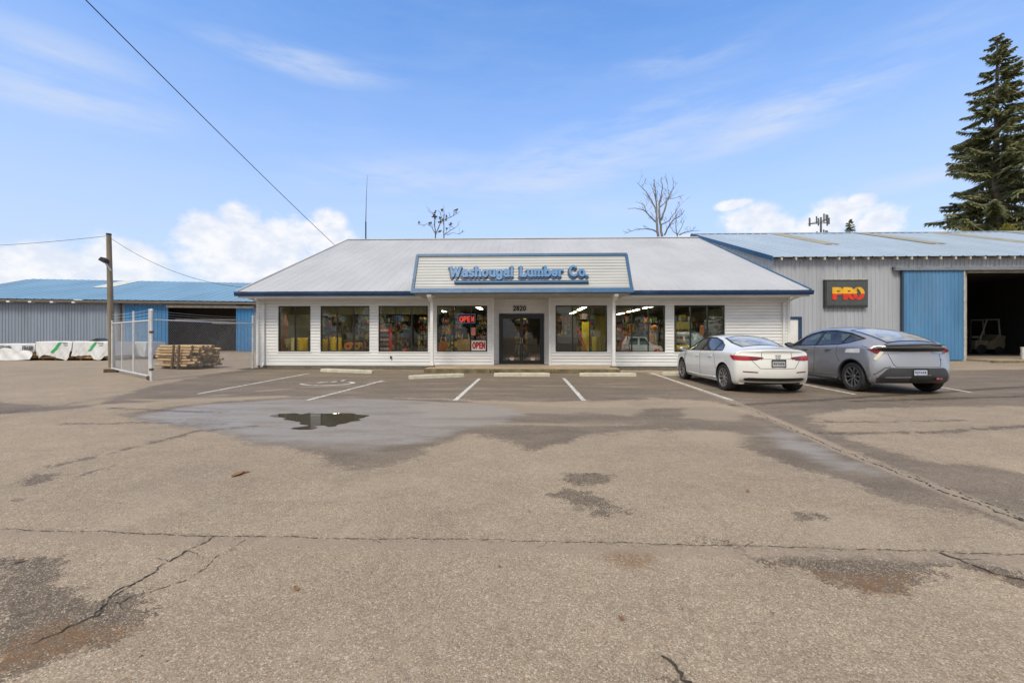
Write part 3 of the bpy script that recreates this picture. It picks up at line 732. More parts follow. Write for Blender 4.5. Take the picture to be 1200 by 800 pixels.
MB().prism([(RX0-.01,RY-.22,RZ-.22*SLP+.045),(RX0-.01,RY,RZ+.06),(RX0-.01,RY+.22,RZ-.22*SLP+.045),(RX0-.01,RY,RZ+.02)], (RX1-RX0+.02,0,0)).build('ridge_cap', M_roof, roof)
for xx, mm in ((RX0, M_roof), (RX1, M_blue)):
    q = MB()
    for sgn in (1,-1):
        q.prism([(xx-.035,RY-sgn*(RY-EY)-sgn*.02,EZ-.16),(xx-.035,RY-sgn*(RY-EY)-sgn*.02,EZ+.045),(xx-.035,RY,RZ+.05),(xx-.035,RY,RZ-.16)], (.07,0,0))
    q.build('rake_trim', mm, roof)
g = MB()
CX0, CX1 = WX(484,16.35), WX(740,16.35)
for a, b_ in ((RX0-.06, CX0-.02), (CX1+.02, RX1+.06)):
    g = MB(); g.prism([(a,EY-.13,EZ-.02),(a,EY-.13,EZ-.10),(a,EY-.09,EZ-.19),(a,EY,EZ-.19),(a,EY,EZ-.02)], (b_-a,0,0))
    g.build('gutter', M_navy, store)
g = MB()
for a, b_ in ((RX0+.02, CX0+.1), (CX1-.1, RX1-.02)):
    g = MB(); g.box(a, b_, EY+.01, EY+.05, EZ-.27, EZ-.03)
    g.build('fascia', M_trim, store)
so = MB()
for a, b_ in ((RX0+.02, CX0+.1), (CX1-.1, RX1-.02)): MB().box(a, b_, EY+.051, YW+.02, ZC-.025, ZC+.0).build('soffit', M_trim, store)

# entrance canopy: a leaning sided front with blue border, boarded underside, two posts
CY0, CZ0, CY1, CZ1 = 16.25, 3.0, 17.0, 4.60
cb = MB(); TX0, TX1 = WX(489.5,17.0), WX(733.5,17.0)
ky = 16.25; nrow = 13
def cp(x, f, off=0.0):
    xx = CX0 + (TX0-CX0)*f if x == 0 else CX1 + (TX1-CX1)*f
    return Vector((xx, CY0+(CY1-CY0)*f - off*.9, CZ0+.02+(CZ1-CZ0-.02)*f + off*.42))
for i in range(nrow):
    f0, f1 = i/nrow, (i+1)/nrow
    cb.quad(cp(0,f0,.018), cp(1,f0,.018), cp(1,f1,0), cp(0,f1,0)); cb.quad(cp(0,f0,.0), cp(1,f0,.0), cp(1,f0,.018), cp(0,f0,.018))
cyb = EY + (CZ1-EZ)/SLP
for x, s in ((0,-1),(1,1)):
    a, b_, = cp(x,0), cp(x,1)
    c_ = Vector((b_.x, cyb, CZ1+.02)); e_ = Vector((a.x, EY+.1, EZ-.1))
    cb.add([a, b_, c_, e_], [(0,1,2,3)])
cb.add([cp(0,1), cp(1,1), (TX1, cyb+.05, CZ1+.06), (TX0, cyb+.05, CZ1+.06)], [(0,1,2,3)])
M_panel = pm('canopy_siding', (0.455,0.46,0.46), 0.55, var=0.05, scale=1.4, dirt=(0.45,0.43,0.38), stretch=(0.6,1,2))
canopy = cb.build('entrance_canopy', M_panel, store)
bb = MB()
def bord(p, q, hw):
    d_ = (q-p).normalized(); nrm = Vector((0,-.9,.42)); sd_ = d_.cross(nrm).normalized()*hw
    bb.prism([p-sd_+nrm*.0, p+sd_, p+sd_+nrm*.06, p-sd_+nrm*.06], q-p)
bord(cp(0,0)+Vector((-.05,0,.07)), cp(1,0)+Vector((.05,0,.07)), .10); bord(cp(0,1)-Vector((.03,0,.02)), cp(1,1)+Vector((.03,0,-.02)), .06)
bord(cp(0,.05), cp(0,.985), .055); bord(cp(1,.05), cp(1,.985), .055)
bb.build('blue_border', M_blue, canopy)
ub = MB(); n = 46
for i in range(n):
    a = CX0+.05+(CX1-CX0-.1)*i/n; b_ = CX0+.05+(CX1-CX0-.1)*(i+1)/n
    ub.box(a+.006, b_-.006, CY0+.06, YR+.02, ZC-.03, ZC-.008)
ub.box(CX0+.03, CX1-.03, CY0+.05, YW-.03, ZC-.008, ZC+.05)
M_board = pm('grey_boards', (0.42,0.41,0.385), 0.6, var=0.12, scale=3)
ub.build('ceiling_boards', M_board, canopy)
for u in (505.6, 718.2):
    p = G(u, 430, .155); pb = MB(); x = p.x; y = 16.75
    pb.box(x-.055, x+.055, y-.055, y+.055, .30, 2.80)
    pb.box(x-.08, x+.08, y-.08, y+.08, .21, .32)
    po = pb.build('porch_post', M_trim, store)
    q = MB(); q.prism([(x-.08,y-.08,2.97),(x-.08,y-.55,2.97),(x-.08,y-.5,2.87),(x-.08,y-.08,2.72)], (.16,0,0)); q.box(x-.07,x+.07,y-.08,y+.07,2.78,2.97); q.build('bracket', M_trim, po)
    q = MB(); q.box(x-.11, x+.11, y-.11, y+.11, .156, .215); q.build('post_base', M_mossy, po)
# lettering
M_let = pm('light_blue_letters', (0.045,0.175,0.39), 0.5, var=0.15, scale=6, dirt=(0.08,0.22,0.41))
M_letb = pm('letter_edge', (0.010,0.036,0.09), 0.5)
lb = MB()
fb0 = .36; lean = Vector((0, CY1-CY0, CZ1-CZ0)).normalized(); nrm = Vector((0,-lean.z,lean.y))
base_p = cp(0,.0)
def let(dx, dz, off):
    def f(x, y, d): 
        p = Vector((LX0+dx+x, CY0, CZ0)) + lean*(LZ0+dz+y) + nrm*(off-d)
        return p
    return f
LX0 = WX(528,16.6); LZ0 = .72; fit = WX(689,16.6)-LX0
txt = 'Washougal Lumber Co.'
text_solid(lb, txt, .43, .058, let(-.035,-.045,.06), .045, .016, mi=1, grow=.020, serif=.12, gap=.17, fit=fit)
text_solid(lb, txt, .43, .058, let(0,0,.105), .04, .013, mi=0, ms=1, grow=-.004, serif=.12, gap=.17, fit=fit)
lb.build('lettering', [M_let, M_letb], canopy)
ul = MB(); a = Vector((WX(533,16.5), CY0, CZ0)) + lean*.41; L = WX(689,16.5)-WX(533,16.5)
q = [a+nrm*.02, a+nrm*.13, a+nrm*.13+lean*.05, a+nrm*.09+lean*.12, a+nrm*.02+lean*.12]
ul.prism(q, (L,0,0)); ul.build('underline_bar', M_blue, canopy)

# downspouts
for x, s in ((WX(308.5,17.9), 1), (WX(919,17.9), -1)):
    q = MB(); q.tube([(x-.28*s,17.3,2.96),(x-.2*s,17.55,2.9),(x,17.93,2.72),(x,17.93,2.6),(x,17.93,.25),(x,17.85,.12),(x,17.75,.08)], .045, 8)
    q.build('downspout', M_trim, store)
q = MB(); x = WX(458,17.95); q.box(x-.03,x+.03,17.93,17.985,.42,.52); q.build('hose_tap', M_frame, store)

# walkway in front of the entrance
wk = MB(); wx0, wx1 = WX(497,15.85), WX(727,15.85)
wk.box(wx0, wx1, 15.95, YR+.1, -.05, .155)
struct(wk.build('entrance_walkway', M_conc), 'raised concrete walkway before the shop entrance')
wk = MB(); 
for i, (a, b_) in enumerate(((0,.34),(.345,.655),(.66,1))):
    wk.box(wx0+(wx1-wx0)*a, wx0+(wx1-wx0)*b_-.01, 15.80, 15.945, -.05, .150-.004*i)
struct(wk.build('walkway_kerb', M_mossy), 'mossy timber kerb edging the entrance walkway')

# wheel stops
M_stop = pm('painted_concrete_stop', (0.50,0.46,0.36), 0.8, var=0.1, scale=6, dirt=(0.20,0.17,0.1), bump=0.2, bscale=50)
M_pin = pm('rusty_steel', (0.13,0.06,0.03), 0.7, 0.4, var=0.3, scale=20)
def wheel_stop(c, ang, L, label):
    t_ = thing('wheel_stop', label, 'wheel stop', (c.x, c.y, 0), ang, 'concrete wheel stops along the shop front', local=True)
    b_ = MB(); n = 10
    prof = [(-.085,0),(-.075,.09),(-.045,.125),(.045,.125),(.075,.09),(.085,0)]
    vs_ = []; 
    for i in range(n+1):
        x = -L/2+L*i/n; k = 1-.12*(i in (0,n))
        vs_ += [(x+random.uniform(-.004,.004), y*k+random.uniform(-.004,.004), z*k+random.uniform(-.003,.003)) for y, z in prof]
    m_ = len(prof)
    b_.add(vs_, [(i*m_+j,(i+1)*m_+j,(i+1)*m_+j+1,i*m_+j+1) for i in range(n) for j in range(m_-1)] + [tuple(range(m_))[::-1], tuple(range(n*m_,(n+1)*m_))])
    b_.build('concrete_bar', M_stop, t_)
    for x in (-L*.33, L*.33): MB().tube([(x,0,.11),(x,0,.135)], .014, 8).build('anchor_pin', M_pin, t_)
for (ua, va, ub_, vb, lab) in ((377,435.2,437,437.6,'tilted white wheel stop in front of the insulation roll windows, by the disabled bay mark'),
                         (479,444,543,441.3,'slightly skewed wheel stop before the porch post beside the red display window'),
                         (579,440.8,644,440.8,'wheel stop straight in front of the glass entrance doors'),
                         (679,440.8,745,440.8,'chipped wheel stop before the porch post by the lit yellow window'),
                         (776,439.6,822,440.4,'wheel stop at the front bumper of the white sedan')):
    a, c_ = G(ua, va), G(ub_, vb); d_ = c_-a
    wheel_stop((a+c_)/2, math.atan2(d_.y, d_.x), d_.length, lab)
# ------------------------------------------------------------------ inside the shop
M_iwall = pm('cream_wall', (0.24,0.21,0.14), 0.8, var=0.2, scale=1)
M_iyel = pm('yellow_wall', (0.46,0.36,0.07), 0.8, var=0.1, scale=1)
M_ifloor = pm('vinyl_floor', (0.16,0.145,0.12), 0.5, var=0.15, scale=3)
M_iceil = pm('ceiling_tile', (0.30,0.28,0.20), 0.85, var=0.06, scale=4)
MB().box(XL+.13, XR-.13, YW+.2, 38.2, ZS-.1, ZS+.005).build('shop_floor', M_ifloor, store)
q = MB(); q.box(XL+.13, XD0-.1, YW+.16, 38.2, 2.90, 2.96); q.box(XD0-.1, XD1+.1, YR+.12, 38.2, 2.90, 2.96); q.box(XD1+.1, XR-.13, YW+.16, 38.2, 2.90, 2.96); q.build('shop_ceiling', M_iceil, store)
q = MB(); q.box(XL+.13, -1.5, 36.0, 36.1, ZS, 2.89); q.build('back_partition', M_iwall, store)
q = MB(); q.box(1.6, 7.4, 31.0, 31.1, ZS, 2.89); q.build('yellow_partition', M_iyel, store)
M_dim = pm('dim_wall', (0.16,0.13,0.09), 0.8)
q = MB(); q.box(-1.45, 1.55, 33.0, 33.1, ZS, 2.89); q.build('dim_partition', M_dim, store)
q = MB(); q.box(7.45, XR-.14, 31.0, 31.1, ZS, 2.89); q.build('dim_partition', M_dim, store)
q = MB(); q.box(XL+.13, XL+.16, YW+.3, 35.9, ZS+.01, 2.88); q.build('side_lining', M_iwall, store)
q = MB(); q.box(XR-.17, XR-.14, YW+.3, 30.9, ZS+.01, 2.88); q.build('side_lining', M_iwall, store)
M_tube = glow('fluorescent_tube', (1.0,0.93,0.74), 9.0); M_fix = pm('white_fixture', (0.7,0.7,0.66), 0.5)
for x, ys2 in ((-2.35, (20.6,)), (0.2, (25.0,)), (3.0, (21.5, 25.5)), (6.2, (20.0, 23.5, 27.0))):
    for y in ys2:
        q = MB(); q.box(x-.12, x+.12, y, y+2.4, 2.83, 2.895); f_ = q.build('ceiling_or_fill_light', M_fix, store)
        q = MB(); q.box(x-.09, x+.09, y+.03, y+2.37, 2.80, 2.829); q.build('tube_lens', M_tube, f_)
q = MB(); q.box(XL+.17, -4.0, 20.4, 20.5, 2.42, 2.895); q.build('added_bulkhead', pm('olive_bulkhead', (0.16,0.145,0.085), 0.8, var=.15), store)  # bulkhead added to keep the fill fixtures behind it out of view
for x in (-10.2, -8.4, -6.6, -4.8):  # fixtures added out of view to brighten the left of the shop
    for y in (21.9, 24.2):
        q = MB(); q.box(x-.12, x+.12, y, y+1.9, 2.83, 2.895); f_ = q.build('ceiling_or_fill_light', M_fix, store)
        q = MB(); q.box(x-.09, x+.09, y+.03, y+1.87, 2.80, 2.829); q.build('tube_lens', M_tube, f_)
# fill lamps added unseen above the window heads to brighten the goods
for x0, x1, n in WX_:
    q = MB(); q.box(x0+.1, x1-.1, 18.42, 18.62, 2.84, 2.895); f_ = q.build('goods_fill_light', M_fix, store)
    q = MB(); q.box(x0+.13, x1-.13, 18.44, 18.60, 2.815, 2.839); q.build('tube_lens', glow('fill_tube', (1.0,0.92,0.76), 16.0), f_)
# shelving with goods
pal = [(0.35,0.05,0.03),(0.05,0.11,0.25),(0.62,0.42,0.03),(0.10,0.18,0.07),(0.3,0.29,0.26),(0.06,0.06,0.065),(0.48,0.20,0.05),(0.35,0.32,0.2)]
gm = [pm('goods_%s' % n, c, 0.55, var=0.2, scale=9) for n, c in zip(('red','blue','mustard','green','grey','black','brown','beige'), pal)]
M_shelf = pm('steel_shelf', (0.22,0.21,0.19), 0.5, 0.2)
goods = MB()
shelf_spots = [(-10.2,21.5),(-8.6,22.5),(-7.0,21.0),(-5.4,23.0),(-3.8,21.5),(-2.4,24.5),(1.9,21.6),(3.5,23.6),(4.9,21.4),(6.6,22.6),(8.0,21.2),(9.6,22.2),(-0.2,25.5),(-9.4,27),(-6.2,28),(2.6,28),(7.4,28),(-7.8,25.5),(-4.6,26.0),(5.6,25.5),(8.9,25.8)]
desc = ['corner behind the brown boards','behind the yellow rolls','behind the middle of the second window','behind the orange spools','behind the red display','behind the easel window','behind the ladder','deep behind the yellow panel','behind the sixth window','beside the orange cart','behind the reel rack','at the far end wall','facing the glass doors','deep in the rolls corner','deep behind the third window','deep behind the ladder window','deep behind the reel rack','halfway back behind the second window','halfway back behind the third window','halfway back behind the white car shape','halfway back behind the pegboard']
for (x, y), dsc in zip(shelf_spots, desc):
    t_ = thing('shelf_unit', 'dark steel shelf of small goods, ' + dsc, 'shelf', (x, y, ZS), 0, 'shelf units inside the shop')
    L = 2.0; h = random.choice((1.85, 2.1, 2.3))
    q = MB()
    for xx in (x-.02, ): q.box(xx, xx+.04, y, y+L, ZS+.01, ZS+h)
    q.build('back_panel', M_shelf, t_)
    for k in range(5):
        z = ZS + .1 + k*(h-.2)/4.1
        q = MB(); q.box(x-.4, x+.4, y, y+L, z, z+.025); q.build('shelf_board', M_shelf, t_)
        for sgn in (-1, 1):
            for (yy0, yy1, n) in ((y, y+L, 9),):
                yy = yy0
                while yy < yy1-.12:
                    d_ = random.uniform(.07, .24); hh = random.uniform(.1, .34); a = x + sgn*.06; b_ = x + sgn*random.uniform(.28, .4)
                    goods.box(min(a,b_), max(a,b_), yy, yy+d_-.012, z+.026, z+.026+hh, random.randrange(8)); yy += d_
        xx = x-.4                               # the end facing the glass
    for k in range(7):
        zz = ZS+.12+k*.3
        if zz < ZS+h-.1:
            for j in range(5):
                if random.random() < .8: goods.box(x-.38+j*.155, x-.38+j*.155+random.uniform(.05,.14), y-.12, y-.01, zz, zz+random.uniform(.1,.26), random.randrange(8))
og = goods.build('shelf_goods', gm); tag(og, 'boxes, cans and packets of hardware crowding the shop shelves', 'goods', kind='stuff')

# things standing in the windows, from the first window on
M_yel = pm('yellow_roll', (0.62,0.40,0.012), 0.6, var=0.12, scale=6)
M_lbl = pm('roll_label', (0.02,0.02,0.02), 0.6)
def roll(u, Y, r, h, label, tint=None, z=ZS+.5):
    p = WY(u, 400, Y); t_ = thing('insulation_roll', label, 'roll', (p.x, Y, z), 0, 'rolls of insulation stood in the windows')
    q = MB(); q.xf = Matrix.Translation((p.x, Y, z)); q.lathe([(0,0),(r*.95,0),(r,.02),(r,h-.02),(r*.95,h),(r*.25,h),(r*.25,h-.02),(0,h-.02)], 20, 'z'); q.xf = None
    q.build('wrapped_roll', tint or M_yel, t_, auto=40)
    q = MB()
    for k in range(5):
        zz = z + .1 + k*.13
        if zz < z+h-.08: q.add([(p.x - r*1.004*math.sin(a), Y - r*1.004*math.cos(a), zz_) for zz_ in (zz, zz+.05) for a in (.35,.6,.85)], [(0,1,4,3),(1,2,5,4)])
    q.build('print_band', M_lbl, t_)
# a low display deck carries them
q = MB(); q.box(WX_[0][0]-.1, WX_[1][1], YW+.25, YW+1.1, ZS+.006, ZS+.5); dk = q.build('display_deck', pm('deck_grey', (0.14,0.13,0.12), 0.7)); tag(dk, 'low grey display deck under the yellow rolls', 'display deck')
roll(336.5, 18.75, .15, .62, 'tan wrapped roll in the first window beside the brown boards', pm('tan_roll', (0.5,0.37,0.16), 0.6, var=0.1))
roll(343.5, 18.6, .10, .66, 'pale slim roll against the mullion of the first window', pm('pale_roll', (0.62,0.52,0.25), 0.6))
roll(354.5, 18.75, .22, .66, 'fat yellow roll at the end of the first window')
roll(380.5, 18.7, .13, .60, 'yellow roll at the start of the second window')
roll(390.5, 18.65, .14, .68, 'tall yellow roll before the first mullion of the second window')
roll(398, 18.75, .09, .66, 'slim yellow roll behind the first mullion of the second window')
q = MB()
for k in range(4):
    x = WX(329.5+k*1.9, 18.5); q.prism([(x-.035,18.42+.05*k,ZS+.52),(x+.03,18.42+.05*k,ZS+.52),(x+.0-.05*k,18.9,2.4-.12*k),(x-.06-.05*k,18.9,2.4-.12*k)], (0,.02,0))
o = q.build('leaning_boards', pm('brown_boards', (0.28,0.115,0.05), 0.7, var=0.2, scale=5)); tag(o, 'brown boards leaning together at the first window jamb', 'boards')
M_or = pm('orange_paint', (0.55,0.17,0.03), 0.5, var=0.15); M_wood = pm('raw_wood', (0.50,0.30,0.11), 0.6, var=0.2, scale=6, stretch=(1,1,.2)); M_redp = pm('red_paint', (0.55,0.035,0.025), 0.45); M_wh = pm('white_plastic', (0.7,0.69,0.66), 0.5); M_blk = pm('black_plastic', (0.02,0.02,0.022), 0.5)
def cyl_thing(name, label, cat, u, Y, z, r, L, mats, group=None, hubs=True):
    p = WY(u, 400, Y); t_ = thing(name, label, cat, (p.x, Y, z), 0, group)
    q = MB(); q.xf = Matrix.Translation((p.x, Y, z+r)) ; q.lathe([(0,-L/2),(r,-L/2),(r,-L/2+.03),(r*.72,-L/2+.04),(r*.72,L/2-.04),(r,L/2-.03),(r,L/2),(0,L/2)], 18, 'y')
    q.build('drum', mats[0], t_, auto=40)
    q = MB(); q.xf = Matrix.Translation((p.x, Y, z+r)); q.lathe([(0,-L/2-.02),(r*.3,-L/2-.02),(r*.3,-L/2-.001),(0,-L/2-.001)], 12, 'y'); q.build('hub', mats[1], t_)
cyl_thing('hose_reel', 'orange reel on the floor of the second window', 'reel', 409.5, 18.8, ZS+.62, .17, .3, (M_or, M_blk))
cyl_thing('hose_reel', 'rust brown reel at the end of the second window', 'reel', 419.5, 18.9, ZS+.62, .17, .3, (pm('brown_reel', (0.34,0.15,0.05), 0.5), M_blk))
q = MB(); q.box(WX(404,18.8)-.1, WX(425,18.8)+.1, 18.6, 19.1, ZS+.006, ZS+.62); o = q.build('display_plinth', M_blk); tag(o, 'black plinth under the two reels in the second window', 'plinth')
# red and white display rack in the third window
p = WY(451, 394, 18.7); t_ = thing('display_rack', 'red and white packet rack in the third window', 'display rack', (p.x, 18.7, ZS))
q = MB(); q.box(p.x-.26, p.x-.22, 18.6, 18.9, ZS, 1.75); q.box(p.x+.22, p.x+.26, 18.6, 18.9, ZS, 1.75); q.box(p.x-.22,p.x+.22,18.88,18.9,ZS,1.75); q.build('rack_frame', M_redp, t_)
for k in range(5):
    z = .75+k*.2
    q = MB(); q.box(p.x-.22, p.x+.22, 18.6, 18.87, z, z+.015); q.build('shelf', M_redp, t_)
    q = MB()
    for j in range(3): q.box(p.x-.21+j*.145, p.x-.09+j*.145, 18.61, 18.75, z+.016, z+.12+.03*((j*k)%2))
    q.build('packets', [M_wh, pm('grey_packet', (0.35,0.33,0.3), 0.5)][k % 2], t_)
cyl_thing('hose_reel', 'small white and red reel at the bottom of the third window', 'reel', 474, 18.6, ZS+.5, .1, .2, (M_redp, M_wh))
q = MB(); q.box(WX(466,18.6), WX(482,18.6), 18.45, 18.9, ZS+.006, ZS+.5); o = q.build('display_plinth', M_blk); tag(o, 'black plinth under the small white and red reel', 'plinth')
# easels and boards in the fourth window
def aframe(u, Y, h, w_, mt, label, name='folding_easel', cat='easel', board=None):
    p = WY(u, 400, Y); t_ = thing(name, label, cat, (p.x, Y, ZS), 0)
    for s in (-1, 1):
        MB().tube([(p.x+s*w_/2, Y-.05, ZS), (p.x+s*w_*.18, Y+.12, ZS+h)], .02, 6).build('leg', mt, t_)
        MB().tube([(p.x+s*w_/2, Y+.5, ZS), (p.x+s*w_*.18, Y+.14, ZS+h)], .018, 6).build('leg', mt, t_)
    q = MB()
    for k in range(1, 6):
        f = k/6.2; xw = w_/2*(1-f)+w_*.18*f; q.box(p.x-xw, p.x+xw, Y-.05+.17*f-.03, Y-.05+.17*f+.03, ZS+h*f-.012, ZS+h*f+.012)
    q.build('step', mt, t_)
    if board: q = MB(); q.box(p.x-w_*.45, p.x+w_*.45, Y-.09, Y-.07, ZS+h*.35, ZS+h*.8); q.build('board', board, t_)
aframe(519, 18.75, 1.2, .5, M_wood, 'small wooden easel low in the fourth window', board=M_or)
aframe(545, 18.8, 1.35, .7, M_wood, 'wooden easel with tan board under the lit sign', board=M_wood)
# signs in the fourth window
t_ = thing('lit_open_sign', 'lit red and blue OPEN sign hanging in the fourth window', 'sign', (WX(547,18.2), 18.2, 1.9))
q = MB(); x0 = WX(537,18.2); wv_ = WX(556.5,18.2)-x0
for k in (0.2, 0.8): q.tube([(x0+wv_*k, 18.2, 2.33),(x0+wv_*k, 18.2, 2.66)], .004, 5)
q.build('hanger', M_blk, t_)
q = MB(); q.box(x0-.03, x0+wv_+.03, 18.215, 18.235, 1.90, 2.34); q.build('backing', M_blk, t_)
q = MB(); text_solid(q, 'OPEN', .20, .028, lambda x, y, d: (x0+.06+x, 18.19+d, 2.0+y), .02, .014, fit=wv_-.1); q.build('letters', glow('red_neon', (1.0,0.10,0.07), 0.45), t_)
q = MB(); q.tube([(x0-.01,18.205,1.93),(x0+wv_+.01,18.205,1.93),(x0+wv_+.01,18.205,2.31),(x0-.01,18.205,2.31),(x0-.01,18.205,1.93)], .009, 6); q.build('border_tube', glow('blue_neon', (0.25,0.3,1.0), 0.25), t_)
q = MB(); a, b_ = WX(552,18.05), WX(557.2,18.05); q.box(a, b_, 18.050, 18.055, 1.40, 1.74)
o = q.build('paper_notice', pm('pink_paper', (0.68,0.24,0.18), 0.7)); tag(o, 'pink paper notice taped inside the fourth window', 'notice')
t_ = thing('paper_open_sign', 'white OPEN sign with red letters low in the fourth window', 'sign', (WX(561,18.05), 18.05, .76))
q = MB(); a, b_ = WX(552.5,18.05), WX(569.2,18.05); q.box(a, b_, 18.046, 18.054, .76, 1.19); q.build('card', pm('white_card', (0.74,0.70,0.66), 0.6), t_)
q = MB(); text_solid(q, 'OPEN', .23, .032, lambda x, y, d: (a+.05+x, 18.038+d, .86+y), .007, .013, fit=b_-a-.09); q.build('letters', pm('red_ink', (0.5,0.02,0.018), 0.6), t_)
# fifth window: leaning red ladder, yellow panel, dark grill
p = WY(690, 394, 18.9); q = MB(); q.box(p.x-.30, p.x+.05, 18.95, 19.0, ZS, 2.0); o = q.build('yellow_panel', pm('yellow_panel_paint', (0.60,0.46,0.02), 0.5)); tag(o, 'yellow panel standing in the fifth window behind the ladder', 'panel')
q = MB(); q.box(p.x+.12,p.x+.32,18.75,18.8,ZS,1.35); o = q.build('yellow_panel', pm('yellow_low_panel', (0.55,0.42,0.03), 0.5)); tag(o, 'low narrow yellow panel beside the taller one in the fifth window', 'panel')
t_ = thing('leaning_ladder', 'red ladder leaning across the fifth window', 'ladder', (WX(684,18.6), 18.6, ZS))
xa, xb = WX(690,18.5), WX(675.5,18.5)
for dx in (0, .3): MB().tube([(xa+dx*.4, 18.45+dx, ZS), (xb+dx*.4, 18.5+dx, 1.75)], .022, 6).build('rail', M_redp, t_)
q = MB()
for k in range(1, 7): f = k/7; q.tube([(xa+(xb-xa)*f, 18.45+.05*f, ZS+1.6*f), (xa+(xb-xa)*f+.12, 18.75+.05*f, ZS+1.6*f)], .014, 6)
q.build('rung', M_redp, t_)
t_ = thing('covered_barbecue', 'dark covered barbecue at the start of the fifth window', 'barbecue', (WX(664,18.9), 18.9, ZS))
p = WY(664, 400, 18.9); q = MB(); q.box(p.x-.4,p.x+.4,18.6,19.2,ZS+.35,ZS+.9); q.prism([(p.x-.42,18.58,ZS+.9),(p.x-.42,19.22,ZS+.9),(p.x-.42,19.15,ZS+1.25),(p.x-.42,18.7,ZS+1.25)],(.84,0,0)); q.build('hood', pm('grey_cover', (0.055,0.055,0.06), 0.6), t_)
for dx in (-.38,.34): MB().box(p.x+dx,p.x+dx+.05,18.62,18.7,ZS,ZS+.35).build('leg', M_blk, t_)
# sixth window: white solid standing in for a car's reflection, and red jacks
p = WY(752, 404, 18.9); t_ = thing('car_reflection_shape', 'white car shape imitating a reflection in the sixth window', 'car reflection', (p.x, 18.9, ZS))
q = MB(); q.xf = Matrix.Translation((p.x, 18.5, ZS))
q.prism([(-.85,0,.45),(.75,0,.45),(.8,0,.66),(.72,0,.80),(.35,0,.84),(.06,0,1.2),(-.62,0,1.22),(-.82,0,.85)], (0,.7,0)); q.build('body', pm('white_enamel', (0.62,0.64,0.66), 0.35), t_)
q = MB(); q.xf = Matrix.Translation((p.x, 18.49, ZS)); q.prism([(-.68,0,.86),(-.28,0,.86),(-.28,0,1.15),(-.58,0,1.15)], (0,.72,0)); q.prism([(-.2,0,.86),(.24,0,.86),(.02,0,1.15),(-.2,0,1.15)], (0,.72,0)); q.build('window', pm('dark_teal_glass', (0.03,0.06,0.065), 0.1), t_)
for dx in (-.5,.45):
    for yy in (18.5, 19.08): q = MB(); q.xf = Matrix.Translation((p.x+dx, yy, ZS+.24)); q.lathe([(0,-.03),(.2,-.03),(.24,-.01),(.24,.1),(.2,.12),(0,.12)], 18, 'y'); q.build('wheel', M_blk, t_, auto=40)
aframe(733, 18.45, 1.35, .55, M_redp, 'red folding trestle in front of the white car shape', 'folding_trestle', 'trestle')
aframe(765.5, 18.5, 1.5, .3, M_or, 'orange narrow stand at the last mullion of the sixth window', 'folding_stand', 'stand')
q = MB(); q.xf = Matrix.Translation((WX(767,18.45), 18.45, 1.72)); q.lathe([(0,-.13),(.06,-.12),(.12,-.06),(.135,0),(.12,.06),(.06,.12),(0,.13)], 14, 'z')
o = q.build('orange_buoy', M_or, smooth=True); tag(o, 'orange ball on top of the narrow stand', 'ball')
q = MB(); x = WX(766,18.6); q.box(x-.12,x+.12,18.6,18.8,ZS+.006,1.5); o = q.build('paper_bag', pm('kraft_white', (0.5,0.45,0.36), 0.7)); tag(o, 'pale tall paper bag behind the narrow orange stand', 'bag')
cyl_thing('hose_reel', 'red reel with white hub low in the sixth window', 'reel', 770, 18.35, ZS+.5, .1, .2, (M_redp, M_wh))
q = MB(); q.box(WX(766,18.3), WX(775,18.3), 18.25, 18.55, ZS+.006, ZS+.5); o = q.build('display_plinth', M_blk); tag(o, 'black plinth under the red reel with white hub', 'plinth')
# seventh window: rack of film and pipe reels
p = WY(800, 394, 18.6); t_ = thing('reel_rack', 'rack of white and yellow reels under a yellow header card', 'rack', (p.x, 18.6, ZS))
q = MB()
for dx in (-.33, .30): q.box(p.x+dx, p.x+dx+.03, 18.5, 18.8, ZS, 2.2)
q.build('rack_frame', M_shelf, t_)
q = MB(); q.box(p.x-.3, p.x+.28, 18.46, 18.49, 1.68, 1.98); q.build('header_card', pm('pale_yellow_card', (0.62,0.54,0.16), 0.6), t_)
for k, (z, mt) in enumerate(((1.45, M_wh), (1.16, pm('grey_reel', (0.4,0.36,0.28), 0.5)), (.85, M_yel))):
    q = MB(); q.tube([(p.x-.28, 18.62, z), (p.x+.26, 18.62, z)], .10 if k < 2 else .14, 14); q.build('reel', mt, t_, auto=40)
q = MB(); q.xf = Matrix.Translation((WX(822.5,18.6), 18.6, ZS)); q.lathe([(0,0),(.09,0),(.09,1.65),(.05,1.68),(0,1.68)], 14, 'z'); o = q.build('pipe_roll', M_or, auto=40); tag(o, 'tall orange tube standing in the last window', 'tube')
q = MB(); q.xf = Matrix.Translation((WX(814,18.8), 18.8, ZS)); q.lathe([(0,0),(.42,0),(.45,.3),(.45,1.0),(.36,1.25),(.15,1.38),(0,1.4)], 20, 'z'); o = q.build('wrapped_pallet', pm('blue_film', (0.30,0.36,0.42), 0.25, var=0.3, scale=9), auto=50); tag(o, 'bulky load wrapped in bluish film behind the orange tube', 'wrapped load')
q = MB(); x = WX(838,18.9)
for k in range(26): q.box(x-.45+random.uniform(0,.8), x-.3+random.uniform(0,.75), 18.9, 18.98, .8+k*.055, .84+k*.055)
o = q.build('hanging_goods', gm[4]); tag(o, 'dark pegboard crowded with small hanging goods in the last window', 'pegboard', kind='stuff')
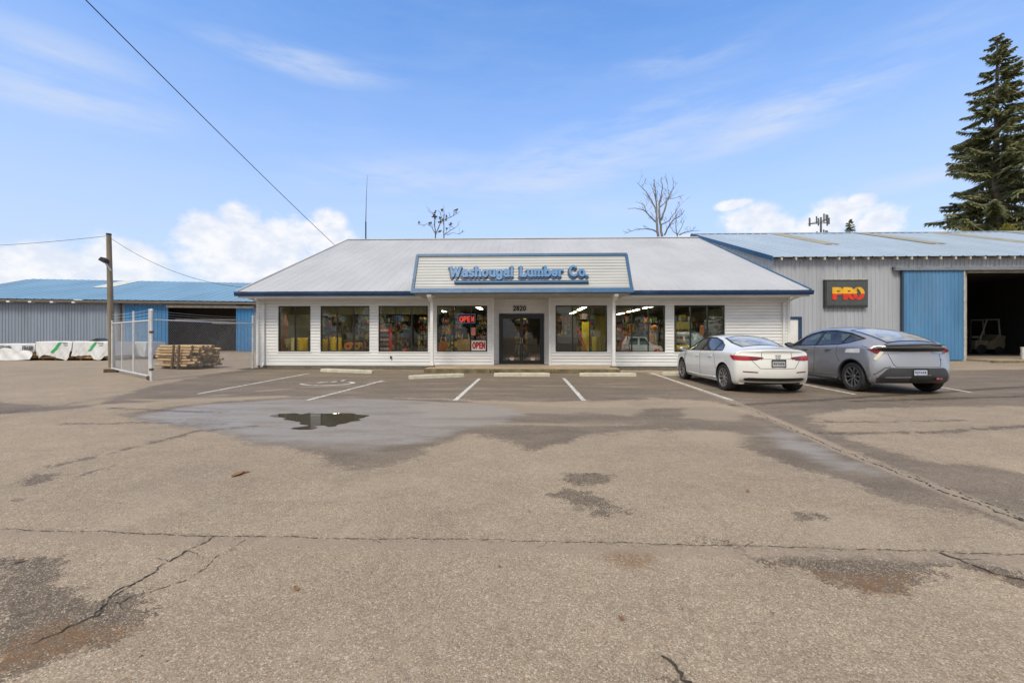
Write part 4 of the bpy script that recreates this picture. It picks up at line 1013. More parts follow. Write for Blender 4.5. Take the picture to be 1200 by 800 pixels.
# ------------------------------------------------------------------ the big grey warehouse
M_corr = pm('grey_ribbed_steel', (0.395,0.415,0.455), 0.5, 0.0, var=0.10, scale=0.9, stretch=(2.2,2.2,0.18), dirt=(0.29,0.305,0.335), spec=0.4)
M_wroof = pm('pale_blue_roof', (0.36,0.43,0.50), 0.45, 0.0, var=0.08, scale=0.5, dirt=(0.44,0.47,0.50), stretch=(1,0.4,0.4), spec=0.4)
M_sky = pm('aged_skylight', (0.33,0.29,0.20), 0.6, var=0.15, scale=1.5, dirt=(0.2,0.17,0.11))
M_door = pm('faded_blue_door', (0.075,0.215,0.40), 0.55, var=0.14, scale=0.8, stretch=(1.5,1.5,0.4), dirt=(0.14,0.27,0.44))
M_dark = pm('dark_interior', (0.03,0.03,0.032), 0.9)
M_rafter = pm('weathered_rafter', (0.50,0.46,0.38), 0.8, var=0.2, scale=6)
def ribwall(mb, p0, p1, z0, z1, out, step=0.23, d=0.03):
    """vertical ribbed sheet from p0 to p1 (xy), ribs standing out along `out`"""
    p0, p1 = Vector((*p0,0)), Vector((*p1,0)); L = (p1-p0).length; e = (p1-p0)/L; o_ = Vector((*out,0))
    n = max(1, round(L/step)); st = L/n; prof = []
    for i in range(n):
        a = i*st; prof += [(a,0),(a+st*.60,0),(a+st*.68,d),(a+st*.92,d)]
    prof.append((L,0)); k = len(prof)
    top = z1 if callable(z1) else (lambda s: z1)
    A = [p0+e*s+o_*h+Vector((0,0,z0)) for s, h in prof]; B = [p0+e*s+o_*h+Vector((0,0,top(s))) for s, h in prof]
    mb.add(A+B, [(i,i+1,k+i+1,k+i) for i in range(k-1)])
WWY = 24.3; WX0 = 13.9; WX1 = 44.0; WEY, WEZ = 23.9, 5.72; WRY, WRZ = 35.3, 9.69; WS = (WRZ-WEZ)/(WRY-WEY); WBY = 2*WRY-WWY
ware = thing('warehouse', 'tall grey ribbed steel warehouse with pale blue roof', 'building', (29, 24.3, 0))
uo0, uo1 = 1130, 1290
OX0, OX1, OZ = WX(1132,WWY), WX(1132,WWY)+7.4, 4.95
PDX0, PDX1, PDZ = WX(921,WWY)-.3, WX(939,WWY), 2.45
q = MB(); ztop = WEZ+.06
ribwall(q, (WX0,WWY), (PDX0,WWY), 0, ztop, (0,-1)); ribwall(q, (PDX0,WWY), (PDX1,WWY), PDZ, ztop, (0,-1)); ribwall(q, (PDX1,WWY), (OX0,WWY), 0, ztop, (0,-1))
ribwall(q, (OX0,WWY), (OX1,WWY), OZ, ztop, (0,-1)); ribwall(q, (OX1,WWY), (WX1,WWY), 0, ztop, (0,-1))
q.build('front_wall', M_corr, ware)
q = MB(); zt = lambda s: WEZ+.06+WS*(s if s < WRY-WWY else (WBY-WWY-s))
ribwall(q, (WX0,WWY), (WX0,WBY), 0, zt, (-1,0)); q.build('gable_wall', pm('white_ribbed_steel', (0.72,0.73,0.73), 0.5, var=.06), ware)
q = MB(); ribwall(q, (WX1,WBY), (WX1,WWY), 0, zt, (1,0)); ribwall(q, (WX1,WBY), (WX0,WBY), 0, ztop, (0,1))
q.build('side_wall', M_corr, ware)
q = MB(); ribbed(q, WX0-.28, WX1+.3, (WEY,WEZ), (WRY,WRZ), .6, .03, .05); ribbed(q, WX0-.28, WX1+.3, (2*WRY-WEY,WEZ), (WRY,WRZ), .6, .03, .05)
wroof = q.build('roof', M_wroof, ware)
q = MB(); q.prism([(WX0-.3,WRY-.3,WRZ-.3*WS+.05),(WX0-.3,WRY,WRZ+.07),(WX0-.3,WRY+.3,WRZ-.3*WS+.05),(WX0-.3,WRY,WRZ+.03)],(WX1-WX0+.6,0,0)); q.build('ridge_cap', M_wroof, wroof)
q = MB(); q.prism([(WX0-.32,WEY-.03,WEZ-.20),(WX0-.32,WEY-.03,WEZ+.05),(WX0-.32,WRY,WRZ+.06),(WX0-.32,WRY,WRZ-.2)],(.07,0,0)); q.build('rake_trim', M_blue, wroof)
def rz(y): return WEZ+(y-WEY)*WS
for (ua, va, ub_, vb) in ((942,275.5,975,285.5),(1045,275.5,1100,285.5),(1150,276,1208,286),(1262,276,1320,286)):
    y0, y1 = 28.6, 35.0
    q = MB(); xa = WX(ub_, y0) - .5
    q.prism([(xa,y0,rz(y0)+.034),(xa+1.0,y0,rz(y0)+.034),(xa+1.0,y1,rz(y1)+.034),(xa,y1,rz(y1)+.034)], (0,-.004,.012)); q.build('skylight', M_sky, wroof)
n = 38
for i in range(n):
    x = WX0 + .25 + i*.775
    if x < WX1-1.5:
        q = MB(); q.prism([(x-.045,WEY+.02,WEZ-.17),(x-.045,WEY+.02,WEZ-.02),(x-.045,WWY+.05,rz(WWY)-.02),(x-.045,WWY+.05,rz(WWY)-.17)],(.09,0,0)); q.build('rafter_tail', M_rafter, wroof)
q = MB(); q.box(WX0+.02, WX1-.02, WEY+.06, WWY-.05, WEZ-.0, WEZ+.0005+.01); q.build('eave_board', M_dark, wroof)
# small side door with blue frame
q = MB(); q.box(PDX0+.0, PDX1-.18, WWY-.01, WWY+.05, .02, PDZ-.12); dr = q.build('door', M_trim, ware)
q = MB(); q.box(PDX1-.18, PDX1, WWY-.06, WWY+.06, 0, PDZ); q.box(PDX0-.1, PDX1-.18, WWY-.06, WWY+.06, PDZ-.14, PDZ); q.build('door_frame', M_navy, ware)
# sliding door on its track
SX0, SX1 = WX(1060.5,WWY-.25), WX(1131,WWY-.25)
q = MB(); ribwall(q, (SX0,WWY-.16), (SX1,WWY-.16), .06, OZ+.02, (0,-1), .2, .028); q.box(SX0,SX1,WWY-.155,WWY-.09,.06,OZ+.02); sdo = q.build('sliding_door', M_door, ware)
q = MB(); q.box(SX0-.09,SX0,WWY-.20,WWY-.08,.06,OZ); q.build('door_edge', pm('dark_edge', (0.03,0.06,0.10), 0.5), sdo)
q = MB(); q.box(SX1-.001,SX1+.05,WWY-.20,WWY-.08,.06,OZ); q.build('door_edge', M_rafter, sdo)
q = MB(); tx0 = WX(1048,WWY-.2); q.box(tx0, OX1+.2, WWY-.27, WWY-.06, OZ+.03, OZ+.10); q.box(tx0, OX1+.2, WWY-.14, WWY-.06, OZ+.10, OZ+.22); q.box(tx0,tx0+.1,WWY-.28,WWY-.06,OZ+.1,OZ+.24); q.build('door_track', pm('track_steel', (0.20,0.22,0.25), 0.5, var=0.2), ware)
q = MB(); q.box(OX0, OX1, WWY-.07, WWY+.1, OZ-.10, OZ); q.box(OX0-.05, OX0+.08, WWY+.03, WWY+.2, 0, OZ-.1); q.build('opening_frame', pm('tan_lumber', (0.33,0.28,0.21), 0.8, var=0.2), ware)
# interior
q = MB(); q.box(WX0+.1, WX1-.1, WWY+.3, WBY-.1, .10, .125); q.build('floor_slab', pm('dusty_slab', (0.24,0.20,0.15), 0.9, var=0.15), ware)
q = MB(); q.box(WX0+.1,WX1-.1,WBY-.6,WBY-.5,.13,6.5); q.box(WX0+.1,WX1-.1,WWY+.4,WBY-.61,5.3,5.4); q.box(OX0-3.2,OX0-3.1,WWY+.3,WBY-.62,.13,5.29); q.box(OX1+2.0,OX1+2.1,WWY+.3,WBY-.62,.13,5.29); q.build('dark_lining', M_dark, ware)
q = MB(); q.box(OX0+.02, OX1, 22.7, WWY+.29, -.05, .118); struct(q.build('warehouse_apron', M_conc), 'dusty concrete apron at the open warehouse door')
q = MB(); q.box(OX0-.4, OX1, 22.52, 22.695, -.05, .10); struct(q.build('apron_kerb', M_mossy), 'mossy kerb in front of the warehouse apron')
# forklift standing in the dark
fx, fy = WX(1160, 30.0), 30.0
M_fl = pm('faded_yellow_machine', (0.19,0.17,0.11), 0.6, var=0.2); M_flg = pm('pale_guard', (0.25,0.24,0.21), 0.6)
t_ = thing('forklift', 'pale forklift with overhead guard inside the dark warehouse', 'forklift', (fx, fy, .125))
q = MB(); q.xf = Matrix.Translation((fx, fy, .125))
q.prism([(-.95,0,.35),(.9,0,.35),(1.0,0,.55),(1.0,0,1.25),(.55,0,1.35),(.2,0,.95),(-.95,0,.95)], (0,1.1,0)); q.prism([(-.3,-.1,.6),(.75,-.1,.7),(.75,-.1,1.1),(.0,-.1,.95)], (0,.1,0)); q.build('body', M_fl, t_)
for yy in (.05, 1.05):
    q = MB(); q.xf = Matrix.Translation((fx, fy, .125)); q.tube([(-.62,yy,.95),(-.15,yy,2.35),(.62,yy,2.35),(.72,yy,1.3)], .05, 6); q.build('guard_post', M_flg, t_)
q = MB(); q.xf = Matrix.Translation((fx, fy, .125)); 
for k in range(5): q.box(-.1+k*.17,-.04+k*.17,.0,1.1,2.36,2.41)
q.build('guard_roof', M_flg, t_)
for dx, r in ((-.55,.34),(.6,.27)):
    for yy in (-.05, .95):
        q = MB(); q.xf = Matrix.Translation((fx+dx, fy+yy, .125+r)); q.lathe([(0,0),(r*.6,0),(r,.03),(r,.2),(r*.6,.23),(0,.23)], 20, 'y'); q.build('wheel', M_blk, t_, auto=40)
for yy in (.2,.75):
    q = MB(); q.xf = Matrix.Translation((fx, fy, .125)); q.box(-1.12,-1.0,yy,yy+.12,.1,2.3); q.build('mast', M_blk, t_)
    q = MB(); q.xf = Matrix.Translation((fx, fy, .125)); q.box(-2.1,-1.12,yy,yy+.12,.1,.15); q.build('fork', M_blk, t_)
# flat trailer and stacked white buckets further right
tx, ty = WX(1190, 29.0), 29.0
t_ = thing('flat_trailer', 'long pale flat trailer beside the forklift in the dark', 'trailer', (tx, ty, .125))
q = MB(); q.xf = Matrix.Translation((tx, ty, .125)); q.box(-1.6,2.6,2.0,3.9,1.1,1.25); q.box(-1.4,-1.2,2.1,2.3,.2,1.09); q.box(.3,1.3,2.05,2.2,.75,1.09); q.build('deck', M_flg, t_)
for dx in (.6,1.5):
    q = MB(); q.xf = Matrix.Translation((tx+dx, ty+1.95, .125+.35)); q.lathe([(0,0),(.2,0),(.35,.03),(.35,.2),(.2,.23),(0,.23)], 20, 'y'); q.build('wheel', M_blk, t_, auto=40)
bx_ = WX(1200.5, 24.0)
for k in range(2):
    q = MB(); q.xf = Matrix.Translation((bx_, 24.0, .125+k*.33)); q.lathe([(0,0),(.13,0),(.15,.28),(.16,.28),(.16,.32),(0,.32)], 16, 'z')
    o = q.build('white_bucket', M_trim, auto=40); tag(o, ('white bucket on the floor at the open warehouse door' if k == 0 else 'white bucket set on top of the other at the warehouse door'), 'bucket', 'stacked white buckets')

# sign with the arrow
sx0, sx1, sz0, sz1 = WX(965.5,24.2), WX(1015.5,24.2), WY(0,360,24.0).z, WY(0,327,24.0).z
yS = WWY-.05
sz0, sz1 = CH + (HV-360)/FP*23.45, CH + (HV-327.5)/FP*23.45
t_ = thing('wall_sign', 'dark grey sign with yellow over red lettering on the warehouse wall', 'sign', ((sx0+sx1)/2, yS, (sz0+sz1)/2))
q = MB(); q.box(sx0, sx1, yS-.14, yS, sz0, sz1); q.build('cabinet', pm('sign_black', (0.03,0.035,0.035), 0.5), t_)
q = MB(); q.box(sx0+.08, sx1-.05, yS-.155, yS-.141, sz0+.12, sz1-.07); q.build('face', pm('sign_grey', (0.065,0.078,0.078), 0.5, var=0.1), t_)
q = MB(); q.box(sx0-.02, sx1+.02, yS-.17, yS+.0, sz1+.001, sz1+.045); q.build('top_trim', M_rafter, t_)
W_, H_ = sx1-sx0, sz1-sz0
lx0, lz0, lw, lh = sx0+W_*.165, sz0+H_*.27, W_*.75, H_*.46
def pro(X, Y):                                       # in units of letter height
    def seg(pts, r): return line_dist(X, Y, pts) - r
    r = .15; a = lw/lh
    d = seg([(.15,.12),(.15,.88)], r+.02)
    d = np.minimum(d, seg([(.15,.86)]+arc(.5,.68,.2,.18,90,-90,8)+[(.15,.5)], .13))
    d = np.minimum(d, seg([(.98,.12),(.98,.88)], r+.02))
    d = np.minimum(d, seg([(.98,.86)]+arc(1.32,.68,.2,.18,90,-90,8)+[(.98,.5)], .13)); d = np.minimum(d, seg([(1.15,.45),(1.5,.1)], .14))
    d = np.minimum(d, seg(arc(2.0,.5,.30,.37,0,360,24), .15))
    cut = np.minimum(seg([(1.86,.92),(2.12,.5)], .035), seg([(2.12,.5),(1.82,.06)], .035)); cut = np.minimum(cut, poly_sdf(X, Y, [(1.78,.72),(1.98,.86),(2.2,.5),(1.98,.62)]))
    d = np.maximum(d, -cut)
    return np.maximum(d, np.maximum(-Y, Y-1.0))
V, F = sdf_mesh(pro, -.05, 2.55, -.05, 1.05, .028)
k = lw/2.46
vs_, fs_, sd_ = extrude2d(V, F, lambda x, y, d: (lx0+x*k, yS-.185+d, lz0+y*lh), .028)
q = MB()
for f in fs_+sd_:
    zz = sum(vs_[i][2] for i in f)/len(f)
    q.m.append(0 if zz > lz0+lh*.5 else 1); q.f.append(tuple(f))
q.v = [tuple(v) for v in vs_]
q.build('lettering', [pm('sign_yellow', (0.78,0.42,0.02), 0.5), pm('sign_red', (0.62,0.04,0.015), 0.5)], t_)

# ------------------------------------------------------------------ the long shed on the other side, turned a little
P1 = PT(290, HV, 37.3); P0 = PT(0, HV, 34.3); e = Vector((P0.x-P1.x, P0.y-P1.y, 0)); Ls = e.length; e.normalize(); nb = Vector((-e.y, e.x, 0))
if nb.y < 0: nb = -nb
def S(s, d, z): p = Vector((P1.x, P1.y, 0)) + e*s + nb*d; return Vector((p.x, p.y, z))      # s runs left along the front, d goes back
shed = thing('timber_shed', 'long low shed with blue roof, grey walls and blue doors', 'building', tuple(S(10, 0, 0)))
M_swall = pm('blue_grey_steel', (0.245,0.29,0.36), 0.5, var=0.12, scale=0.8, stretch=(2,2,0.15), dirt=(0.20,0.22,0.26))
M_sroof = pm('blue_roof', (0.17,0.31,0.44), 0.5, var=0.10, scale=0.45, stretch=(1,0.4,0.4), dirt=(0.24,0.36,0.46))
M_sdoor = pm('bright_blue_door', (0.035,0.19,0.42), 0.5, var=0.12, scale=0.8, stretch=(1.5,1.5,0.4), dirt=(0.1,0.3,0.55))
def su(u):                                            # distance along the front seen at photo column u
    a = (u-600)/FP; d_ = Vector((-SA+a*CA, CA+a*SA, 0)); M2 = Matrix(((d_.x, -e.x),(d_.y, -e.y))); t, s = M2.inverted() @ Vector((P1.x, P1.y)); return s
sE, sO0, sO1, sW = su(307), su(277), su(197.5), su(146.5)
ZE = 4.35; sR = -9.0; sD = 9.2; ZR = 7.05
def useen(p): d_ = p - Vector((0,0,CH)); t = -SA*d_.x + CA*d_.y; return 600 + FP*(CA*d_.x + SA*d_.y)/t
sL = min((k*.05 for k in range(200, 800)), key=lambda s_: abs(useen(S(s_, sD, ZR)) - 32))
def sw2(mb, s0, s1, z0, z1, d=0.0, **k): a, b_ = S(s0, d, 0), S(s1, d, 0); ribwall(mb, (a.x,a.y), (b_.x,b_.y), z0, z1, (-nb.x,-nb.y), **k)
q = MB(); sw2(q, sW, sL, 0, ZE-.05, step=.22); sw2(q, sO0, sW, 3.95, ZE-.05, step=.3); sw2(q, sR, su(296), 0, ZE-.05, step=.3); q.build('front_wall', M_swall, shed)
q = MB(); sw2(q, sO1, sW, .05, 3.95, -.06, step=.3); q.build('sliding_door', M_sdoor, shed)
q = MB(); sw2(q, su(297.5), sO0, .05, 3.95, -.06, step=.3); q.build('sliding_door', M_sdoor, shed)
def sbox(mb, s0, s1, d0, d1, z0, z1): mb.add([S(s0,d0,z0),S(s1,d0,z0),S(s1,d1,z0),S(s0,d1,z0),S(s0,d0,z1),S(s1,d0,z1),S(s1,d1,z1),S(s0,d1,z1)],[(0,3,2,1),(4,5,6,7),(0,1,5,4),(1,2,6,5),(2,3,7,6),(3,0,4,7)]); return mb
q = MB(); sbox(q, su(298), sO1+.1, -.16, -.08, 3.78, 3.99); q.build('door_track', M_rafter, shed)
q = MB(); sbox(q, sR, sL, -.55, -.38, ZE-.25, ZE-.06); q.build('gutter', pm('brown_gutter', (0.13,0.11,0.09), 0.6), shed)
sD = 9.2; ZR = 7.05
q = MB()
def sroof(mb, d0, z0, d1, z1):
    st = .6; n = int((sL-sR)/st); prof = []
    for i in range(n): a = sR+i*st; prof += [(a,0),(a+st-.12,0),(a+st-.09,.03),(a+st-.03,.03)]
    A = [S(s, d0, z0+h) for s, h in prof]; B = [S(s, d1, z1+h) for s, h in prof]; k = len(prof)
    mb.add(A+B, [(i,i+1,k+i+1,k+i) for i in range(k-1)])
sroof(q, -.5, ZE, sD, ZR); sroof(q, 2*sD+.5, ZE, sD, ZR); sroof_o = q.build('roof', M_sroof, shed)
def sz(d): return ZE+(ZR-ZE)*(d+.5)/(sD+.5)
q = MB(); s0 = su(75)+1.5; q.add([S(s0,4.9,sz(4.9)+.045),S(s0-1.5,4.9,sz(4.9)+.045),S(s0-1.5,9.0,sz(9.0)+.045),S(s0,9.0,sz(9.0)+.045)],[(0,1,2,3)]); q.build('skylight', pm('pale_skylight', (0.62,0.62,0.56), 0.5), sroof_o)
q = MB(); 
q.add([S(sL,0,0),S(sL,2*sD,0),S(sL,2*sD,ZE),S(sL,sD,ZR-.05),S(sL,0,ZE)],[(0,1,2,3,4)]); q.add([S(sR,0,0),S(sR,2*sD,0),S(sR,2*sD,ZE),S(sR,sD,ZR-.05),S(sR,0,ZE)],[(0,1,2,3,4)]); q.add([S(sR,2*sD,0),S(sL,2*sD,0),S(sL,2*sD,ZE),S(sR,2*sD,ZE)],[(0,1,2,3)])
q.build('side_wall', M_swall, shed)
for u in (18, 43, 68, 93):
    s = su(u); q = MB(); sbox(q, s-.10, s+.10, -.62, -.3, ZE-.30, ZE-.18); q.build('eave_lamp', M_trim, shed)
q = MB(); a = S(su(141.5), -.1, 0); q.tube([(a.x,a.y,.1),(a.x,a.y,ZE-.2)], .11, 8); q.build('downspout', pm('dark_spout', (0.10,0.09,0.085), 0.6), shed)
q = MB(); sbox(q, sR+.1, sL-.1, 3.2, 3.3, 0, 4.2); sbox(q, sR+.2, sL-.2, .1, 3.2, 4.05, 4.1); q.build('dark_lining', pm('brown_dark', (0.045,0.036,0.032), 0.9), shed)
q = MB(); sbox(q, sO0, sO1, .9, 1.1, 2.75, 2.85); sbox(q, sO0, sO1-3, .8, 1.3, 2.45, 2.6); q.build('storage_beam', M_rafter, shed)
# ------------------------------------------------------------------ gate, fence, pole, stacks of timber, wires
M_galv = pm('white_galvanised', (0.62,0.63,0.64), 0.5, 0.1, var=0.10, scale=5, dirt=(0.38,0.36,0.33))
M_wire = pm('mesh_wire', (0.50,0.51,0.52), 0.5, 0.2, var=0.1, scale=5)
M_rust = pm('rusty_part', (0.12,0.075,0.045), 0.8, 0.2, var=0.3, scale=20)
def chain(mb, a, b_, z0, z1, pitch=0.085, r=0.0030):
    L = (b_-a).length; e_ = (b_-a)/L; H = z1-z0
    def p(s, z): return Vector((a.x+e_.x*s, a.y+e_.y*s, z))
    k = -H
    while k < L:
        s0, s1 = k, k+H; za, zb = z0, z1
        if s0 < 0: za = z0 - s0; s0 = 0
        if s1 > L: zb = z1 - (s1-L); s1 = L
        if zb - za > .02:
            mb.tube([p(s0, za), p(s1, zb)], r, 3, cap=False); mb.tube([p(s0, z0+z1-za), p(s1, z0+z1-zb)], r, 3, cap=False)
        k += pitch
def bent(mb, a, b_, z, sag, r, n=8): mb.tube([a.lerp(b_, i/n) + Vector((0,0,z-sag*4*(i/n)*(1-i/n)+.0*i)) for i in range(n+1)], r, 4)
gp0 = G(177.5, 446); gp1 = PT(131.5, HV, 16.4); gp1.z = 0; e_ = (gp1-gp0).normalized()
gate = thing('yard_gate', 'open white chain link gate leaf with barbed wire on top', 'gate', (gp0.x, gp0.y, 0))
a0 = gp0 + e_*.20; Lg = (gp1-a0).length
def gq(s): return a0 + e_*s
q = MB()
for s, r, zt_ in ((0,.032,2.22),(Lg,.028,1.98)): q.tube([gq(s)+Vector((0,0,.10)), gq(s)+Vector((0,0,zt_))], r, 8)
q.tube([gq(0)+Vector((0,0,.13)), gq(Lg)+Vector((0,0,.13))], .026, 8); q.tube([gq(0)+Vector((0,0,1.86)), gq(Lg)+Vector((0,0,1.86))], .026, 8)
q.build('gate_frame', M_galv, gate, auto=40)
for s, r, zt_ in ((1.95,.028,2.22),(3.6,.016,1.86)): 
    q = MB(); q.tube([gq(s)+Vector((0,0,.13)), gq(s)+Vector((0,0,zt_))], r, 8); q.build('upright', M_galv, gate, auto=40)
q = MB(); chain(q, gq(0), gq(Lg), .14, 1.85, .085, .0030); q.build('chain_mesh', M_wire, gate)
for k in range(3): q = MB(); bent(q, gq(0), gq(Lg), 1.97+.11*k, .03, .005); q.build('barbed_wire', M_wire, gate)
q = MB(); q.xf = Matrix.Translation(gq(.03)+Vector((0,-.03,.08))); q.lathe([(0,-.03),(.06,-.03),(.075,0),(.06,.03),(0,.03)], 14, 'y'); q.build('caster', M_rust, gate)
gpost = thing('fence_post', 'stout white fence post the chain link gate hangs on', 'post', (gp0.x, gp0.y, 0))
q = MB(); q.tube([gp0+Vector((0,0,-.05)), gp0+Vector((0,0,2.16))], .042, 12); q.xf = Matrix.Translation(gp0+Vector((0,0,2.16))); q.lathe([(.052,-.02),(.05,.02),(.03,.05),(0,.06)], 12, 'z'); q.xf = None; q.build('pole', M_galv, gpost, auto=40)
for z in (.35, 1.5):
    q = MB(); q.xf = Matrix.Translation(gp0+Vector((0,0,z))); q.lathe([(.05,-.03),(.06,-.03),(.06,.03),(.05,.03)], 12, 'z'); q.xf = None; q.tube([gp0+Vector((0,0,z)), gq(0)+Vector((0,0,z))], .022, 6); q.build('hinge', M_rust, gpost)
bk = gp1 + Vector((.25,-.28,0)); q = MB(); q.xf = Matrix.Translation(bk) @ Matrix.Rotation(.2, 4, 'Z'); q.box(-.22,.2,-.07,.07,0,.13)
o = q.build('timber_block', pm('dark_timber', (0.10,0.07,0.045), 0.9, var=0.3, scale=8)); tag(o, 'dark timber block under the free end of the gate', 'block')
fe = Vector((WX(297,17.72)-.02, 17.72, 0))
fence = thing('chain_link_fence', 'chain link fence running from the gate post back to the shop corner', 'fence', (gp0.x, gp0.y, 0))
fs_ = gp0 + (fe-gp0).normalized()*.08
q = MB(); q.tube([fs_+Vector((0,0,1.88)), fe+Vector((0,0,1.90))], .022, 8); q.build('top_rail', M_galv, fence)
q = MB(); chain(q, fs_, fe, .06, 1.88, .085, .0032); q.build('chain_mesh', pm('dull_mesh_wire', (0.42,0.42,0.42), 0.5, 0.2), fence)
for k in range(3): q = MB(); bent(q, fs_, fe, 2.0+.08*k, .05, .005); q.build('barbed_wire', M_wire, fence)
q = MB(); q.tube([fe+Vector((0,0,-.05)), fe+Vector((0,0,2.25))], .045, 10); o = q.build('fence_post', M_galv, auto=40); tag(o, 'white fence post against the corner of the shop', 'post')
q = MB(); q.box(fe.x-.5, fe.x-.05, 18.3, 18.4, .0, .03); 

# round timber posts in a bundle held by two stakes
M_log = pm('peeled_post', (0.52,0.36,0.18), 0.75, var=0.28, scale=5, stretch=(.4,3,3), dirt=(0.36,0.22,0.09))
M_end = pm('grey_post_end', (0.22,0.155,0.10), 0.9, var=0.35, scale=14)
bx, by = WX(231,17.1), 17.2
bun = thing('post_bundle', 'bundle of peeled round fence posts with dark ends', 'post bundle', (bx-1.0, by+.75, 0), -0.30)
rr = .062; rows = 8; cnt = 0
for r_ in range(rows):
    n = 11 - (r_ % 2) - (1 if r_ > 5 else 0)
    for k in range(n):
        if r_ == rows-1 and random.random() < .25: continue
        y = by + rr + (r_ % 2)*rr + k*2*rr + (.06 if r_ > 5 else 0); z = .10 + rr + r_*rr*1.78; off = random.uniform(-.30, .36)
        L = 1.95; r0 = rr*random.uniform(.82,1.0); x1 = bx + off; x0 = x1 - L
        q = MB(); tl = random.uniform(-.03,.03)
        q.tube([(x0, y+tl, z), (x0+L*.5, y, z+random.uniform(-.01,.01)), (x1, y-tl, z)], [r0, r0*.98, r0*.95], 9, cap=False)
        nn = 9; q.f.append(tuple(range(2*nn, 3*nn))); q.m.append(1); q.f.append(tuple(range(nn))[::-1]); q.m.append(1)
        q.build('round_post', [M_log, M_end], bun, auto=50); cnt += 1
for dx, dz in ((-.78,.02),(-.42,-.03)):
    q = MB(); q.prism([(bx+dx-.13,by-.03,.0),(bx+dx-.03,by-.03,.0),(bx+dx+.06+dz,by-.02,1.0),(bx+dx-.02+dz,by-.02,1.0)], (0,-.05,0)); q.build('stake', M_rust, bun)
for x in (bx-.5, bx-1.5): q = MB(); q.box(x-.06,x+.06,by,by+1.4,0,.098); q.build('bearer', M_rust, bun)

# wrapped lumber packs by the shed
M_wrap = pm('white_wrap', (0.66,0.66,0.67), 0.5, var=0.07, scale=3, dirt=(0.42,0.41,0.40), bump=0.3, bscale=5)
M_wrapg = pm('greyer_wrap', (0.55,0.57,0.60), 0.5, var=0.08, scale=3, dirt=(0.40,0.42,0.45))
M_lum = pm('sawn_lumber', (0.42,0.27,0.14), 0.8, var=0.25, scale=5, dirt=(0.25,0.16,0.09))
M_green = pm('green_print', (0.03,0.36,0.12), 0.5); M_ink = pm('dark_print', (0.10,0.10,0.11), 0.6)
def pack(u0, u1, Y, zt_, hem, label, stripe=None, txt=None, mw=M_wrap, z0=0.0, D=1.3, seed=1, band=False):
    rnd = random.Random(seed)
    x0, x1 = WX(u0,Y), WX(u1,Y); t_ = thing('lumber_pack', label, 'lumber pack', ((x0+x1)/2, Y+.6, z0), 0, 'wrapped lumber packs by the shed')
    q = MB(); nb_ = 7
    for k in range(nb_):
        za = z0+.12+(zt_-z0-.15)*k/nb_; q.box(x0+.05+rnd.uniform(0,.03), x1-.05-rnd.uniform(0,.03), Y+.06, Y+D, za, za+(zt_-z0-.15)/nb_-.012)
    q.build('boards', M_lum, t_)
    q = MB(); 
    for f in (.15,.5,.85): q.box(x0+(x1-x0)*f-.05, x0+(x1-x0)*f+.05, Y+.08, Y+D, z0, z0+.115)
    q.build('bearer', M_rust, t_)
    nx, nz = 30, 12; vs_ = []; w_ = MB()
    def dy(x, z): return .022*math.sin(x*7+seed)+.018*math.sin(x*13+z*9+seed*2)+.012*math.sin(x*23-z*17) 
    def zb(f):
        for (fa, ha), (fb_, hb) in zip(hem[:-1], hem[1:]):
            if fa <= f <= fb_: return ha + (hb-ha)*(f-fa)/max(1e-6, fb_-fa)
        return hem[-1][1]
    def fp(f, g, off=0.0):
        x = x0+(x1-x0)*f; b_ = zb(f)+.012*math.sin(f*40+seed); z = b_ + (zt_-b_)*g + .012*math.sin(f*19+seed)*g
        return Vector((x, Y-.01+dy(x, z)*(1.15-g)-.10*(1-g)*(.5+.5*math.sin(f*9+seed)) - off, z))
    for i in range(nx+1):
        for j in range(nz+1): vs_.append(fp(i/nx, j/nz))
    o0 = len(vs_)
    for i in range(nx+1): 
        p = vs_[i*(nz+1)+nz]; vs_.append(Vector((p.x, Y+D*.5, p.z+.015))); vs_.append(Vector((p.x, Y+D, p.z-.01)))
    fs2 = [(i*(nz+1)+j,(i+1)*(nz+1)+j,(i+1)*(nz+1)+j+1,i*(nz+1)+j+1) for i in range(nx) for j in range(nz)]
    fs2 += [(i*(nz+1)+nz,(i+1)*(nz+1)+nz,o0+2*(i+1),o0+2*i) for i in range(nx)] + [(o0+2*i,o0+2*(i+1),o0+2*(i+1)+1,o0+2*i+1) for i in range(nx)]
    w_.add(vs_, fs2)
    for xx, f in ((x0,0),(x1,1)):
        col = [fp(f, j/nz) for j in range(nz+1)]; bk_ = [Vector((xx+(.0), Y+D, max(p.z, z0+.25+.05*math.sin(p.z*9)))) for p in col]
        w_.add(col+bk_, [(j,j+1,nz+1+j+1,nz+1+j) for j in range(nz)])
    wo = w_.build('wrap', mw, t_, smooth=True)
    if stripe:
        q = MB(); (fa, ga), (fb_, gb), hw = stripe; n = 10; L_ = []
        for i in range(n+1):
            f = fa+(fb_-fa)*i/n; g = ga+(gb-ga)*i/n; L_.append((fp(f-hw, g, .012), fp(f+hw, g, .012)))
        for (a, b_), (c_, d_) in zip(L_[:-1], L_[1:]): q.quad(a, b_, d_, c_)
        q.build('green_stripe', M_green, wo)
        q = MB()
        for k in range(3): q.quad(fp(fb_+.05+.03*k, gb-.02-.08*k, .012), fp(fb_+.2, gb-.02-.08*k, .012), fp(fb_+.2, gb-.05-.08*k, .012), fp(fb_+.05+.03*k, gb-.05-.08*k, .012))
        q.build('print_lines', M_ink, wo)
    if txt:
        q = MB()
        for fx_ in txt:
            xa = x0+(x1-x0)*fx_; text_solid(q, 'FRANK', .21, .022, lambda x, y, d: (xa+x, Y-.085+d, zt_-.33+y), .012, .014, fit=.62)
        q.build('lettering', M_ink, wo)
    return t_
Yp = 23.2
